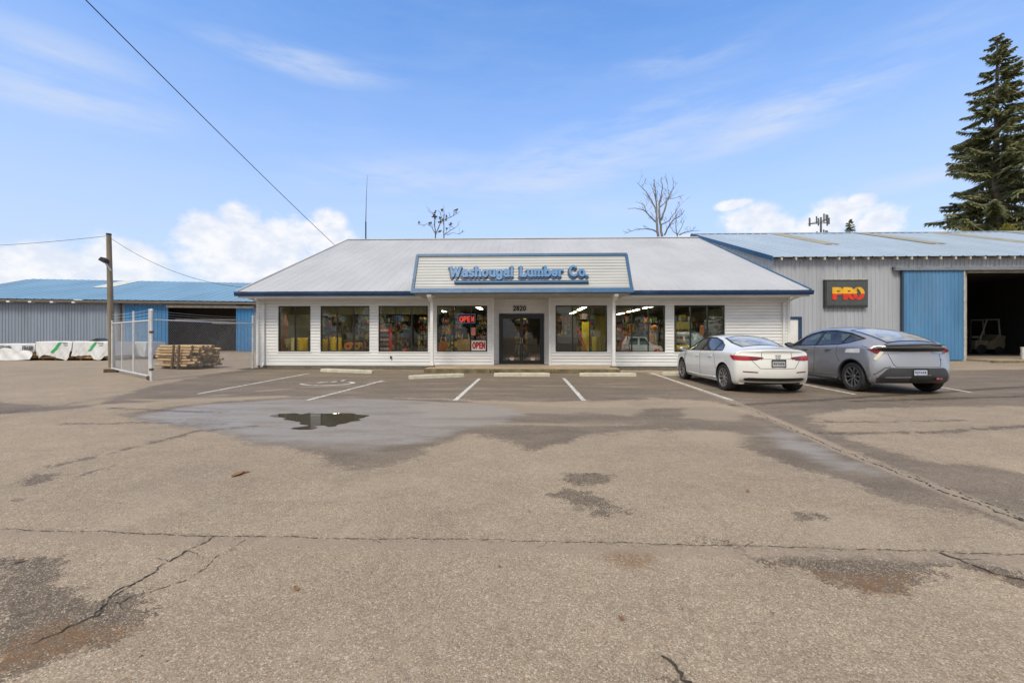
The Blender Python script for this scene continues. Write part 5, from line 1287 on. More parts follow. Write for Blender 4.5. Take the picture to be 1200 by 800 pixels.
pack(-8, 41.5, Yp, .93, [(0,.5),(.5,.46),(1,.50)], 'low white pack with dark printed capitals along its upper edge', txt=(.20,.73), seed=3)
tp = MB(); x0, x1 = WX(-8,Yp), WX(42,Yp); n = 30
hm = [(0,.12),(.12,.10),(.28,.02),(.45,.0),(.7,.02),(1,.06)]
def hz_(f):
    for (fa, ha), (fb_, hb) in zip(hm[:-1], hm[1:]):
        if fa <= f <= fb_: return ha+(hb-ha)*(f-fa)/(fb_-fa)
    return .06
vs_ = []
for i in range(n+1):
    f = i/n; x = x0+(x1-x0)*f; zt2 = .58+.08*math.sin(f*5)-.05*math.sin(f*13)
    for j in range(7):
        g = j/6; vs_.append((x, Yp-.26+.12*g+.03*math.sin(f*17+j)+.02*math.sin(f*31), hz_(f)+.01+(zt2-hz_(f))*g))
tp.add(vs_, [(i*7+j,(i+1)*7+j,(i+1)*7+j+1,i*7+j+1) for i in range(n) for j in range(6)])
o = tp.build('loose_tarp', M_wrap, smooth=True); tag(o, 'crumpled white tarp hanging over the front of the low printed pack', 'tarp')
pack(42, 85, Yp-.05, 1.06, [(0,.30),(.12,.18),(.3,.34),(.5,.22),(.84,.0),(.88,.02),(1,.5)], 'white pack with green stripe and torn hem next to the crumpled tarp', stripe=((.46,.22),(.68,.97),.045), seed=5)
pack(86, 130.5, Yp-.05, 1.06, [(0,.25),(.3,.28),(.48,.30),(.6,.06),(.78,.04),(.82,.25),(1,.28)], 'white pack with green stripe just beside the utility pole', stripe=((.42,.3),(.6,.97),.04), seed=8)
pack(132, 172, 24.6, 1.02, [(0,.3),(.3,.2),(.6,.25),(1,.15)], 'greyer wrapped pack seen through the gate mesh', mw=M_wrapg, seed=11)
q = MB(); p = WY(114, 400, Yp+.4); q.prism([(p.x-.45,Yp+.3,1.07),(p.x+.55,Yp+.3,1.07),(p.x+.05,Yp+.3,1.25)], (0,.5,0)); o = q.build('wrap_flap', M_blk); tag(o, 'dark folded flap of sheeting on top of the pack beside the pole', 'sheeting')

# utility pole with a flood lamp
pb_ = PT(131.2, HV, 18.6); pb_.z = 0; ptp = PT(127.5, 275, 18.6)
M_pole = pm('weathered_pole', (0.23,0.19,0.14), 0.9, var=0.25, scale=3, stretch=(3,3,.3), dirt=(0.12,0.10,0.08))
upole = thing('utility_pole', 'weathered leaning wooden utility pole behind the gate', 'utility pole', tuple(pb_))
q = MB(); q.tube([pb_+Vector((0,0,-.1)), pb_.lerp(ptp,.5), ptp], [.12,.105,.088], 12); q.build('trunk', M_pole, upole, auto=50)
q = MB(); q.tube([ptp-Vector((0,0,.02)), ptp+Vector((0,0,.05))], .095, 12); q.build('cap', M_blk, upole)
fl = thing('flood_lamp', 'small flood lamp on a bracket near the top of the pole', 'lamp', tuple(PT(122.5, 306, 18.4)))
a, b_ = PT(130.0, 317, 18.55), PT(123.6, 308.5, 18.4)
q = MB(); q.tube([a, b_], .03, 6); q.build('bracket', M_galv, fl)
q = MB(); c_ = PT(122, 305, 18.4); q.xf = Matrix.Translation(c_) @ Matrix.Rotation(.5, 4, 'Y'); q.prism([(-.16,-.10,-.07),(.14,-.10,-.07),(.11,-.10,.07),(-.11,-.10,.09)], (0,.22,0)); q.build('lamp_housing', M_frame, fl)
q = MB(); q.xf = Matrix.Translation(c_) @ Matrix.Rotation(.5, 4, 'Y'); q.box(-.13,.11,-.09,.10,-.085,-.072); q.build('lamp_glass', M_trim, fl)
# overhead wires and aerial
M_cable = pm('black_cable', (0.025,0.028,0.035), 0.5)
def wire(a, b_, sag, r, label, n=24):
    q = MB(); q.tube([a.lerp(b_, i/n) - Vector((0,0,sag*4*(i/n)*(1-i/n))) for i in range(n+1)], r, 5, cap=False); o = q.build('overhead_wire', M_cable); tag(o, label, 'wire')
A_ = PT(104, 0, 11.0); B_ = PT(357, 252, 24.5); d_ = PT(392, 287, 27.2)
wire(A_ + (A_-B_)*.35, d_, .12, .016, 'thick black wire slanting down across the sky to the shop roof')
wire(PT(-60, 289.5, 24), ptp-Vector((0,0,.05)), .10, .010, 'thin wire coming in from the side to the pole top')
wire(ptp-Vector((0,0,.1)), PT(284, 336.5, 17.4), .42, .009, 'thin wire sagging from the pole top to the shop eave')
an0 = PT(425.3, 277, 28.0); q = MB(); an0.z = RZ
an = thing('roof_aerial', 'tall thin whip aerial standing on the shop roof ridge', 'aerial', (an0.x, 28.2, RZ))
q = MB(); x, y = an0.x, 28.2; q.tube([(x,y,RZ-.3),(x,y,RZ+1.2)], .045, 8); q.build('mast', M_frame, an)
q = MB(); q.tube([(x,y,RZ+1.2),(x+.03,y,RZ+2.5),(x+.10,y,RZ+4.3)], [.028,.018,.008], 6); q.build('whip', M_frame, an)
# ------------------------------------------------------------------ trees and mast beyond the roofs
def leafmat(name, c0, c1):
    m, nt, b = newmat(name)
    g = nt.new('ShaderNodeNewGeometry'); 
    c = nt.ramp(g.outputs['Random Per Island'], [(0.0, c0), (0.75, c1), (1.0, tuple(min(1, x*1.25) for x in c1))])
    n = nt.noise(g.outputs['Position'], 0.45, 4); c = nt.mix(1.0, c, nt.ramp(n, [(0.3,(0.75,0.75,0.75)),(0.7,(1.25,1.25,1.25))]), 'MULTIPLY')
    nt.set(b.inputs['Base Color'], c); b.inputs['Roughness'].default_value = 0.7; b.inputs['Specular IOR Level'].default_value = 0.2
    tr = nt.new('ShaderNodeBsdfTranslucent'); nt.set(tr.inputs[0], c); mx = nt.new('ShaderNodeMixShader'); mx.inputs[0].default_value = 0.45
    nt.l.new(b.outputs[0], mx.inputs[1]); nt.l.new(tr.outputs[0], mx.inputs[2]); nt.l.new(mx.outputs[0], nt.n['Material Output'].inputs[0])
    return m
M_bark = pm('grey_bark', (0.17,0.145,0.115), 0.9, var=0.25, scale=2)
M_fir = leafmat('fir_needles', (0.15,0.17,0.085), (0.34,0.345,0.18))
M_gold = leafmat('golden_leaves', (0.16,0.17,0.03), (0.30,0.27,0.06))
def conifer(name, label, cat, base, H, Rb, seed, dens=1.0, lean=0.0, z_from=0.0):
    rnd = random.Random(seed); t_ = thing(name, label, cat, tuple(base))
    q = MB(); q.tube([base, base+Vector((0,0,H*.5)), base+Vector((lean*H*.4,0,H*.98))], [H*.014, H*.009, H*.0015], 8); q.build('trunk', M_bark, t_, auto=60)
    lf = MB(); br = MB()
    n = int(H*5.2*dens)
    for i in range(n):
        f = (i+rnd.random())/n; z = z_from + (H*.985-z_from)*f**.92
        g = z/H; rad = Rb*((1-g)**.80)*(.55+.45*min(1, g*5))*rnd.choice((rnd.uniform(.5,.85), rnd.uniform(.75,1.08), rnd.uniform(.8,1.0))) + .25
        az_ = rnd.uniform(0, 6.283); dv = Vector((math.cos(az_), math.sin(az_), 0)); sd_ = Vector((-dv.y, dv.x, 0))
        droop = rnd.uniform(.10,.42); rise = rnd.uniform(.0,.16)*(.3+g)
        def bp(s): return base + Vector((lean*H*.4*g, 0, z)) + dv*rad*s + Vector((0,0, rad*(-droop*s + rise*s*s*1.6 + .10*s**3)))
        br.tube([bp(0), bp(.5), bp(.97)], [.012*rad+.02, .01*rad+.01, .008], 4, cap=False)
        m_ = max(4, int(rad*5.5*dens))
        for k in range(m_):
            s = .12+.9*((k+rnd.random())/m_)**.8; p = bp(min(s,1.02)); w_ = (.28+.20*rad)*(1.08-s*.78)*rnd.uniform(.6,1.2)+.10
            for side in (-1, 1):
                # a drooping spray: a fan of narrow leaf-like blades
                nf = 3
                for b2 in range(nf):
                    ang = (b2/(nf-1)-.5)*1.1 + rnd.uniform(-.2,.2)
                    d2 = (sd_*side*math.cos(ang*.9+.5) + dv*math.sin(ang*.9+.75)).normalized()
                    L = w_*rnd.uniform(.7,1.25); tip = p + d2*L + Vector((0,0,-L*rnd.uniform(.2,.95)))
                    nn = Vector((-d2.y, d2.x, 0))*(.085+.05*rnd.random()) + Vector((0,0,rnd.uniform(-.06,.06)))
                    md = p.lerp(tip,.45)
                    lf.add([p, md-nn, tip, md+nn], [(0,1,2,3)])
    br.build('branches', M_bark, t_)
    lf.build('crown', M_fir if name != 'golden_shrub' else M_gold, t_)
    return t_
def at_t(u, t, z=0.0): p = PT(u, HV, t); p.z = z; return p
conifer('conifer_tree', 'very tall dark fir with drooping ragged branches behind the warehouse', 'tree', at_t(1167, 52), 38.6, 9.8, 4, 1.22, .012, z_from=10)
conifer('conifer_tree', 'small distant fir tip showing just above the warehouse roof', 'tree', at_t(995.5, 88), 25.8, 5.2, 9, .55, 0, z_from=17)
def shrub(u, t, H, W_, seed, label):
    rnd = random.Random(seed); base = at_t(u, t); tt = thing('golden_shrub', label, 'tree', tuple(base))
    q = MB(); q.tube([base, base+Vector((0,0,H*.8))], [.18,.04], 7); q.build('trunk', M_bark, tt)
    q = MB()
    for k in range(2600):
        g = rnd.random()**.7; z = H*(.35+.65*g); r = W_*(1-g)**.6*rnd.random()**.4*rnd.uniform(.6,1.15); a = rnd.uniform(0,6.283)
        p = base + Vector((r*math.cos(a), r*math.sin(a), z)); d2 = Vector((rnd.gauss(0,.3), rnd.gauss(0,.3), 1)).normalized()*rnd.uniform(.25,.6); n2 = Vector((rnd.gauss(0,1), rnd.gauss(0,1), 0)).normalized()*.09
        q.add([p, p+d2*.5-n2, p+d2, p+d2*.5+n2], [(0,1,2,3)])
    q.build('crown', M_gold, tt)
shrub(1131, 48.5, 13.2, 2.6, 3, 'smaller golden green tree top under the fir')
shrub(1180, 48.0, 13.6, 3.4, 5, 'wider golden green tree top in front of the fir trunk')
# bare trees
def traced(name, label, u, t, limbs, mat, seed, r0, clumps=None, ox=700, oy=190, sc=7.5, dens=1.0):
    """limbs follow the tree in the photo, each in its own depth, grown over with random twigs"""
    rnd = random.Random(seed); base = at_t(u, t); t_ = thing(name, label, 'tree', tuple(base)); tr = MB(); br = MB(); lf = MB()
    dep = {}
    def P3(x, y, d): return PT(ox + x/sc, oy + y/sc, t + d)
    def twig(p, d, L, r, lv):
        n = 4; path = [p]; dd = d
        for i in range(n): dd = (dd + Vector((rnd.gauss(0,.16), rnd.gauss(0,.16), .07))).normalized(); path.append(path[-1]+dd*L/n)
        br.tube(path, [max(r*(1-.7*i/n), .008) for i in range(n+1)], 4, cap=False)
        if lv < 2:
            for k in range(rnd.choice((1,2,2,3))):
                q_ = path[rnd.choice((1,2,3))]; twig(q_, (dd + Vector((rnd.gauss(0,.5), rnd.gauss(0,.5), rnd.gauss(.1,.3)))).normalized(), L*rnd.uniform(.45,.75), r*.6, lv+1)
        if clumps and lv >= 1 and rnd.random() < .35:
            c = path[-1]
            for k in range(4): lf.add([c+Vector((rnd.gauss(0,.09),rnd.gauss(0,.09),rnd.gauss(0,.09))) for _ in range(4)], [(0,1,2,3)])
    for idx, (r, trunk, pts) in enumerate(limbs):
        dslope = 0 if trunk else rnd.uniform(-2.2, 2.2); n = len(pts)
        path = [P3(x, y, dslope*i/(n-1)) for i, (x, y) in enumerate(pts)]
        if trunk: path = [Vector((path[0].x, path[0].y, 0))] + path
        fine = []
        for a, b_ in zip(path[:-1], path[1:]):
            for k in range(3): fine.append(a.lerp(b_, k/3) + Vector((rnd.gauss(0,.03), rnd.gauss(0,.03), 0)))
        fine.append(path[-1]); m_ = len(fine)
        rs = [max(r*(1-.82*i/(m_-1)), .018) for i in range(m_)]
        (tr if trunk else br).tube(fine, rs, 7 if trunk else 5, cap=False)
        for i in range(3 if trunk else 2, m_-1):
            for rep in range(2 if rnd.random() < .6*dens else 1):
                if rnd.random() < .75*dens:
                    d = (fine[i+1]-fine[i]).normalized(); twig(fine[i], (d*.7 + Vector((rnd.gauss(0,.55), rnd.gauss(0,.55), rnd.uniform(0,.35)))).normalized(), rnd.uniform(.5,1.25), .022, 0 if rnd.random() < .6 else 1)
    tr.build('trunk', mat, t_, auto=60); br.build('branches', mat, t_)
    if clumps: lf.build('leaves', clumps, t_)
    return t_
M_barebark = pm('pale_bare_bark', (0.20,0.18,0.155), 0.9, var=0.2, scale=2)
traced('bare_tree', 'bare leafless tree with twin upright trunks behind the shop roof', 772, 45, [
    (.16, True, [(530,640),(520,530),(525,440),(515,330),(510,240),(505,150)]), (.15, True, [(568,640),(552,530),(545,400),(560,290),(570,230),(562,130)]),
    (.10, False, [(520,440),(500,390),(460,310),(430,260),(390,220),(345,180)]), (.10, False, [(520,530),(480,490),(430,440),(405,420),(340,405),(265,408)]),
    (.06, False, [(430,440),(410,380),(380,360),(335,350)]), (.09, False, [(530,620),(490,595),(430,585),(340,592),(235,630)]), (.06, False, [(520,350),(500,280),(480,230)]),
    (.11, False, [(560,510),(590,430),(610,340),(640,280),(665,220),(672,160)]), (.05, False, [(620,320),(660,320),(720,305)]), (.07, False, [(545,400),(590,360),(630,310),(620,230),(605,150)]),
    (.07, False, [(565,550),(620,520),(670,460),(710,400),(720,365)]), (.09, False, [(590,640),(630,560),(670,505),(720,480),(750,455)])], M_barebark, 3, .2, dens=.55)
traced('bare_tree', 'low bare scrubby tree beside the twin trunked one', 793, 47, [
    (.08, True, [(700,640),(690,540),(688,470)]), (.08, False, [(720,640),(760,620),(830,605),(905,600)]), (.05, False, [(700,640),(740,570),(765,510)]), (.05, False, [(705,640),(660,600),(640,570)])], M_barebark, 8, .1, dens=.5)
traced('bare_bush', 'sparse bare tree top with dark clumps over the shop roof', 511, 50, [
    (.09, True, [(825,640),(822,560),(820,470),(795,440)]), (.05, False, [(825,620),(790,570),(750,540),(725,565)]), (.07, False, [(830,640),(860,560),(890,510),(960,485),(1010,460),(1040,435)]),
    (.08, True, [(900,640),(903,560),(900,480),(902,380)]), (.04, False, [(890,510),(870,440),(850,425)]), (.04, False, [(960,485),(940,440)]), (.05, False, [(905,640),(960,600),(1010,570),(1030,550)]), (.04, False, [(930,640),(980,620),(1050,635)])],
    pm('dark_bark', (0.12,0.105,0.085), 0.9), 5, .1, clumps=leafmat('dry_clumps', (0.06,0.065,0.035), (0.13,0.12,0.07)), ox=400, dens=.45)
# cell mast
mb_ = at_t(962, 85); t_ = thing('cell_mast', 'distant cell mast with antenna panels on two rings', 'mast', tuple(mb_))
M_mast = pm('grey_mast', (0.11,0.12,0.13), 0.6)
q = MB(); q.tube([mb_, mb_+Vector((0,0,25.0))], [.35,.16], 8); q.build('pole', M_mast, t_)
for z, w_ in ((24.0, 2.2), (20.9, 2.0)):
    q = MB(); ang = [0.3, 2.39, 4.48]
    for a, b2 in zip(ang, ang[1:]+ang[:1]): q.tube([mb_+Vector((w_*math.cos(a),w_*math.sin(a),z)), mb_+Vector((w_*math.cos(b2),w_*math.sin(b2),z))], .05, 5); q.tube([mb_+Vector((0,0,z)), mb_+Vector((w_*math.cos(a),w_*math.sin(a),z))], .06, 5)
    q.build('platform', M_mast, t_)
    for a, b2 in zip(ang, ang[1:]+ang[:1]):
        for k in range(3):
            p = (mb_+Vector((w_*math.cos(a),w_*math.sin(a),z))).lerp(mb_+Vector((w_*math.cos(b2),w_*math.sin(b2),z)), .1+.4*k); h = random.uniform(1.2,1.9)
            q = MB(); q.box(p.x-.10,p.x+.10,p.y-.08,p.y+.08,p.z-h*.4+.2,p.z+h*.6+.2); q.build('antenna_panel', M_mast, t_)
# a loose belt of unseen trees, added for the shop glass to mirror
rnd = random.Random(2)
q = MB()
for k in range(26):
    cx_, cy_ = -46+k*3.7+rnd.uniform(-1.5,1.5), -34+rnd.uniform(-6,6); H = rnd.uniform(5,12)
    q.tube([(cx_,cy_,0),(cx_,cy_,H*.7)], [.25,.08], 6)
    for j in range(1000):
        a, g = rnd.uniform(0,6.283), rnd.random(); r = H*.33*math.sin(max(.15,g)*2.9)*rnd.random()**.4; p = Vector((cx_+r*math.cos(a), cy_+r*math.sin(a), H*(.25+.75*g))); s = .26
        q.add([p+Vector((rnd.gauss(0,s),rnd.gauss(0,s),rnd.gauss(0,s))) for _ in range(4)], [(0,1,2,3)])
o = q.build('unseen_trees', M_fir); tag(o, 'added belt of dark trees out of view, mirrored in the shop glass', 'trees', kind='stuff')
# ------------------------------------------------------------------ the two parked cars (local x forward from the tail, y to the car's left)
FR = [1, .86, .45, 0, -.45, -.86, -1]
def evaluated(ob):
    bpy.context.view_layer.update()
    dg = bpy.context.evaluated_depsgraph_get()
    return bpy.data.meshes.new_from_object(ob.evaluated_get(dg))
def body_cage(st, xr, xf, rr_, rf_, zlo, zmid):
    """st rows: X, ztop, zrail, zbelt, zbot, wbelt, wrail"""
    n = len(st); L = st[-1][0]
    def rows(s):
        X, zt_, zr, zb, z0, w_, wr = s
        zm1 = min(zlo, z0+(zb-z0)*.30); zm2 = min(zmid, z0+(zb-z0)*.62)
        return [(z0, w_*.90), (z0+.05, w_*.975), (zm1, w_*1.005), (zm2, w_*1.012), (zb-.05, w_), (zb, w_-.03), ((zb+zr)/2, (w_-.03)*.45+wr*.55+.012), (zr, wr)]
    def xof(i, k, f):
        X = st[i][0]; a = abs(f)**2.6
        if i == 0: return X + xr[k] + rr_*a
        if i == n-1: return X - xf[k] - rf_*a
        if i == 1: return X + .3*xr[k]*0
        return X
    def side(i, k, sg): z, y = rows(st[i])[k]; return (xof(i, k, 1), sg*y, z)
    def top(i, f):
        X, zt_, zr, zb, z0, w_, wr = st[i]; return (xof(i, 7, f), f*wr, zr+(zt_-zr)*(1-abs(f)**2.2))
    def bot(i, f): z, y = rows(st[i])[0]; return (xof(i, 0, f), f*y, z)
    def end(i, k, f):
        if k == 7: return top(i, f)
        z, y = rows(st[i])[k]; b_ = 0
        if k >= 4: b_ = (st[i][1]-st[i][2])*(1-abs(f)**2.2)*(k-4)/3*.9
        return (xof(i, k, f), f*y, z+b_)
    mb = MB()
    for i in range(n-1):
        for k in range(7):
            mb.quad(side(i,k,1), side(i+1,k,1), side(i+1,k+1,1), side(i,k+1,1)); mb.quad(side(i,k,-1), side(i,k+1,-1), side(i+1,k+1,-1), side(i+1,k,-1))
        for f0, f1 in zip(FR[:-1], FR[1:]):
            mb.quad(top(i,f0), top(i+1,f0), top(i+1,f1), top(i,f1)); mb.quad(bot(i,f0), bot(i,f1), bot(i+1,f1), bot(i+1,f0))
    for i in (0, n-1):
        for k in range(7):
            for f0, f1 in zip(FR[:-1], FR[1:]): mb.quad(end(i,k,f0), end(i,k,f1), end(i,k+1,f1), end(i,k+1,f0))
    return mb
def finish_cage(mb, name, mat):
    me = bpy.data.meshes.new(name); me.from_pydata(mb.v, [], mb.f); me.materials.append(mat)
    bm = bmesh.new(); bm.from_mesh(me); bmesh.ops.remove_doubles(bm, verts=bm.verts, dist=1e-4); bmesh.ops.recalc_face_normals(bm, faces=bm.faces); bm.to_mesh(me); bm.free()
    return me
def mesh_obj(mb, mat, name='cutter'):
    me = bpy.data.meshes.new(name); me.from_pydata(mb.v, [], mb.f); me.materials.append(mat)
    bm = bmesh.new(); bm.from_mesh(me); bmesh.ops.recalc_face_normals(bm, faces=bm.faces); bm.to_mesh(me); bm.free()
    o = bpy.data.objects.new(name, me); COL.objects.link(o); return o
def project(bvh, poly, frame, off, cell=.03, hole=None):
    """flat outline -> patch lying on the body; frame: fn(a, b) -> (origin, direction)"""
    xs = [p[0] for p in poly]; ys = [p[1] for p in poly]
    V, F = sdf_mesh(lambda X, Y: poly_sdf(X, Y, poly) if hole is None else np.maximum(poly_sdf(X, Y, poly), -poly_sdf(X, Y, hole)), min(xs)-.01, max(xs)+.01, min(ys)-.01, max(ys)+.01, cell)
    out = []; ok = []
    for a, b_ in V:
        o, d = frame(a, b_); h = bvh.ray_cast(Vector(o), Vector(d))
        if h[0] is None: out.append((0,0,0)); ok.append(False)
        else: out.append(tuple(h[0] - Vector(d).normalized()*off)); ok.append(True)
    F = [f for f in F if all(ok[i] for i in f)]
    return out, F
REAR = lambda y, z: ((-2, y, z), (1, 0, 0))
LEFT = lambda x, z: ((x, 3, z), (0, -1, 0))
RIGHT = lambda x, z: ((x, -3, z), (0, 1, 0))
TOP = lambda x, y: ((x, y, 4), (0, 0, -1))
CL = lambda s, z: ((-1.6+.0 - s*.64*0 + .0, 0, z), (1,0,0))
def corner(sg, cx_, cy_):                              # looking diagonally at a rear corner; s runs outwards round the corner
    d = Vector((.66, -sg*.75, 0)); e_ = Vector((.75, sg*.66, 0))
    return lambda s, z: (tuple(Vector((cx_, sg*cy_, 0)) + e_*s - d*3 + Vector((0,0,z))), tuple(d))
def trace(bvh, pts, frame, off=.002, n=8):
    L_ = []
    for p, q in zip(pts[:-1], pts[1:]):
        for i in range(n):
            a = p[0]+(q[0]-p[0])*i/n, p[1]+(q[1]-p[1])*i/n; o, d = frame(*a); h = bvh.ray_cast(Vector(o), Vector(d))
            if h[0] is not None: L_.append(h[0]-Vector(d)*off)
    o, d = frame(*pts[-1]); h = bvh.ray_cast(Vector(o), Vector(d))
    if h[0] is not None: L_.append(h[0]-Vector(d)*off)
    return L_
def patch(name, mat, parent, bvh, poly, frame, off, cell=.03, hole=None, thick=True):
    q = MB(); V, F = project(bvh, poly, frame, off, cell, hole); 
    if thick:
        d = Vector(frame(*poly[0])[1]).normalized(); n = len(V); V2 = [tuple(Vector(v)+d*(off+.012)) for v in V]; cnt = {}
        for f in F:
            for a, b_ in zip(f, f[1:]+f[:1]): cnt[(a,b_)] = 1
        sd_ = [(b_, a, a+n, b_+n) for (a, b_) in cnt if (b_, a) not in cnt]
        q.add(V+V2, F+sd_)
    else: q.add(V, F)
    return q.build(name, mat, parent, auto=40)
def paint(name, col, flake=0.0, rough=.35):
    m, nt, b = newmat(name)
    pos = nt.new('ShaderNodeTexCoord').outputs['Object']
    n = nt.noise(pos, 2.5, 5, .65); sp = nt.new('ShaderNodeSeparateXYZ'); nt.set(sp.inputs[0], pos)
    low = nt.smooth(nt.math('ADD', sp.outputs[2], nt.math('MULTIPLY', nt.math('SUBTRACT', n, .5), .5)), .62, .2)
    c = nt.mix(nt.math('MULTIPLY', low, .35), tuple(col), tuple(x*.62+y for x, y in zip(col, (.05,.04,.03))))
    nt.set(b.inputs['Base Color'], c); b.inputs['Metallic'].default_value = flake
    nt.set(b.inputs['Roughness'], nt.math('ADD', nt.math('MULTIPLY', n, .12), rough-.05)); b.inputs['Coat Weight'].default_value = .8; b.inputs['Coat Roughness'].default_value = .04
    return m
M_well = pm('wheel_well', (0.012,0.012,0.012), 0.9); M_tyre = pm('tyre_rubber', (0.028,0.027,0.026), 0.8, var=0.25, scale=12)
M_cabin = pm('cabin_dark', (0.02,0.02,0.022), 0.8); M_trimk = pm('black_trim', (0.016,0.016,0.017), 0.35); M_seat = pm('grey_seat', (0.06,0.06,0.065), 0.8)
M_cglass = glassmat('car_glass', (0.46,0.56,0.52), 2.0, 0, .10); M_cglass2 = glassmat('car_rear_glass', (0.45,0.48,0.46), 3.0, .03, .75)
M_red = pm('red_lens', (0.36,0.010,0.014), 0.2, coat=.3); M_redd = pm('deep_red_lens', (0.16,0.010,0.012), 0.2, coat=.3); M_chrome = pm('chrome', (0.7,0.7,0.7), 0.15, 1.0, var=.02)
M_gap = pm('panel_gap', (0.02,0.02,0.02), 0.8); M_silver = pm('machined_alloy', (0.42,0.42,0.43), 0.35, 0.8); M_dalloy = pm('dark_alloy', (0.05,0.05,0.055), 0.4, 0.5); M_brake = pm('brake_disc', (0.16,0.15,0.14), 0.5, 0.7)
def wheel(parent, x, y, sg, r, wd, kind):
    c = Vector((x, y, r)); q = MB(); q.xf = Matrix.Translation(c) @ (Matrix.Identity(4) if sg > 0 else Matrix.Rotation(math.pi, 4, 'Z'))
    ri = r*.70
    q.lathe([(ri,-wd*.42),(r*.94,-wd*.5),(r*.99,-wd*.36),(r,-wd*.15),(r,wd*.15),(r*.99,wd*.36),(r*.95,wd*.5),(r*.80,wd*.53),(ri,wd*.46)], 40, 'y')
    t_ = q.build('wheel', M_tyre, parent, auto=50); ORG[t_.name] = Vector((0,0,0))
    X = q.xf
    q = MB(); q.xf = X; q.lathe([(0,-wd*.2),(ri*.55,-wd*.2),(ri*.98,-wd*.40),(ri,wd*.46),(ri*.96,wd*.47),(ri*.94,wd*.30),(ri*.9,wd*.05),(ri*.62,-.0),(0,0)], 40, 'y'); q.build('rim_barrel', M_dalloy if kind else M_brake, t_, auto=40)
    q = MB(); q.xf = X
    q.lathe([(ri*1.005,wd*.44),(ri*1.0,wd*.49),(ri*.93,wd*.48),(ri*.92,wd*.40)], 40, 'y')
    ns = 5
    for k in range(ns):
        a0 = 2*math.pi*k/ns + .3
        for da in ((-.20,.20) if kind == 0 else (-.24,.16)):
            a1 = a0+da; a2 = a0+da*1.75
            def P_(rad, ang, w_, yy): return [Vector((rad*math.cos(ang)-s*w_*math.sin(ang), yy, rad*math.sin(ang)+s*w_*math.cos(ang))) for s in (-1,1)]
            A = P_(ri*.16, a1, ri*.05, wd*.33); B = P_(ri*.62, (a1+a2)/2, ri*.055, wd*.44); C_ = P_(ri*.955, a2, ri*(.085 if kind == 0 else .11), wd*.45)
            for (p0, p1), (p2, p3) in ((A, B), (B, C_)): q.prism([p0, p1, p3, p2], (0,-wd*.12,0))
    q.lathe([(0,wd*.36),(ri*.18,wd*.36),(ri*.22,wd*.30),(ri*.22,wd*.1)], 20, 'y')
    q.build('rim', M_silver if kind == 0 else pm('grey_alloy', (0.20,0.20,0.21), 0.4, 0.6), t_, auto=40)
    return t_
def glyph_plate(parent, bvh, name, mat, ink, cx_, z0, w_, h_, chars):
    fx_ = min(bvh.ray_cast(Vector((-2, cx_+dy, z0+dz)), Vector((1,0,0)))[0].x for dy in (-w_/2, w_/2) for dz in (0, h_)) - .012
    q = MB(); q.box(fx_, fx_+.03, cx_-w_/2, cx_+w_/2, z0, z0+h_); p = q.build(name, mat, parent)
    q = MB(); q.box(fx_-.006, fx_-.001, cx_-w_/2-.012, cx_+w_/2+.012, z0-.012, z0+.004); q.box(fx_-.006, fx_-.001, cx_-w_/2-.012, cx_+w_/2+.012, z0+h_-.022, z0+h_+.012); q.box(fx_-.006, fx_-.001, cx_-w_/2-.012, cx_-w_/2+.006, z0+.004, z0+h_-.022); q.box(fx_-.006, fx_-.001, cx_+w_/2-.006, cx_+w_/2+.012, z0+.004, z0+h_-.022); q.build('plate_frame', M_trimk, p)
    q = MB(); st_ = (w_-.05)/chars; rnd = random.Random(chars)
    for k in range(chars):                             # the characters cannot be read in the photo: plain strokes
        y = cx_+w_/2-.03-st_*k; zz0, zz1 = z0+h_*.26, z0+h_*.68
        q.box(fx_-.004, fx_-.001, y-st_*rnd.uniform(.55,.75), y-st_*.12, zz0+h_*rnd.uniform(0,.1), zz1-h_*rnd.uniform(0,.1))
    q.build('plate_marks', ink, p)
    return p
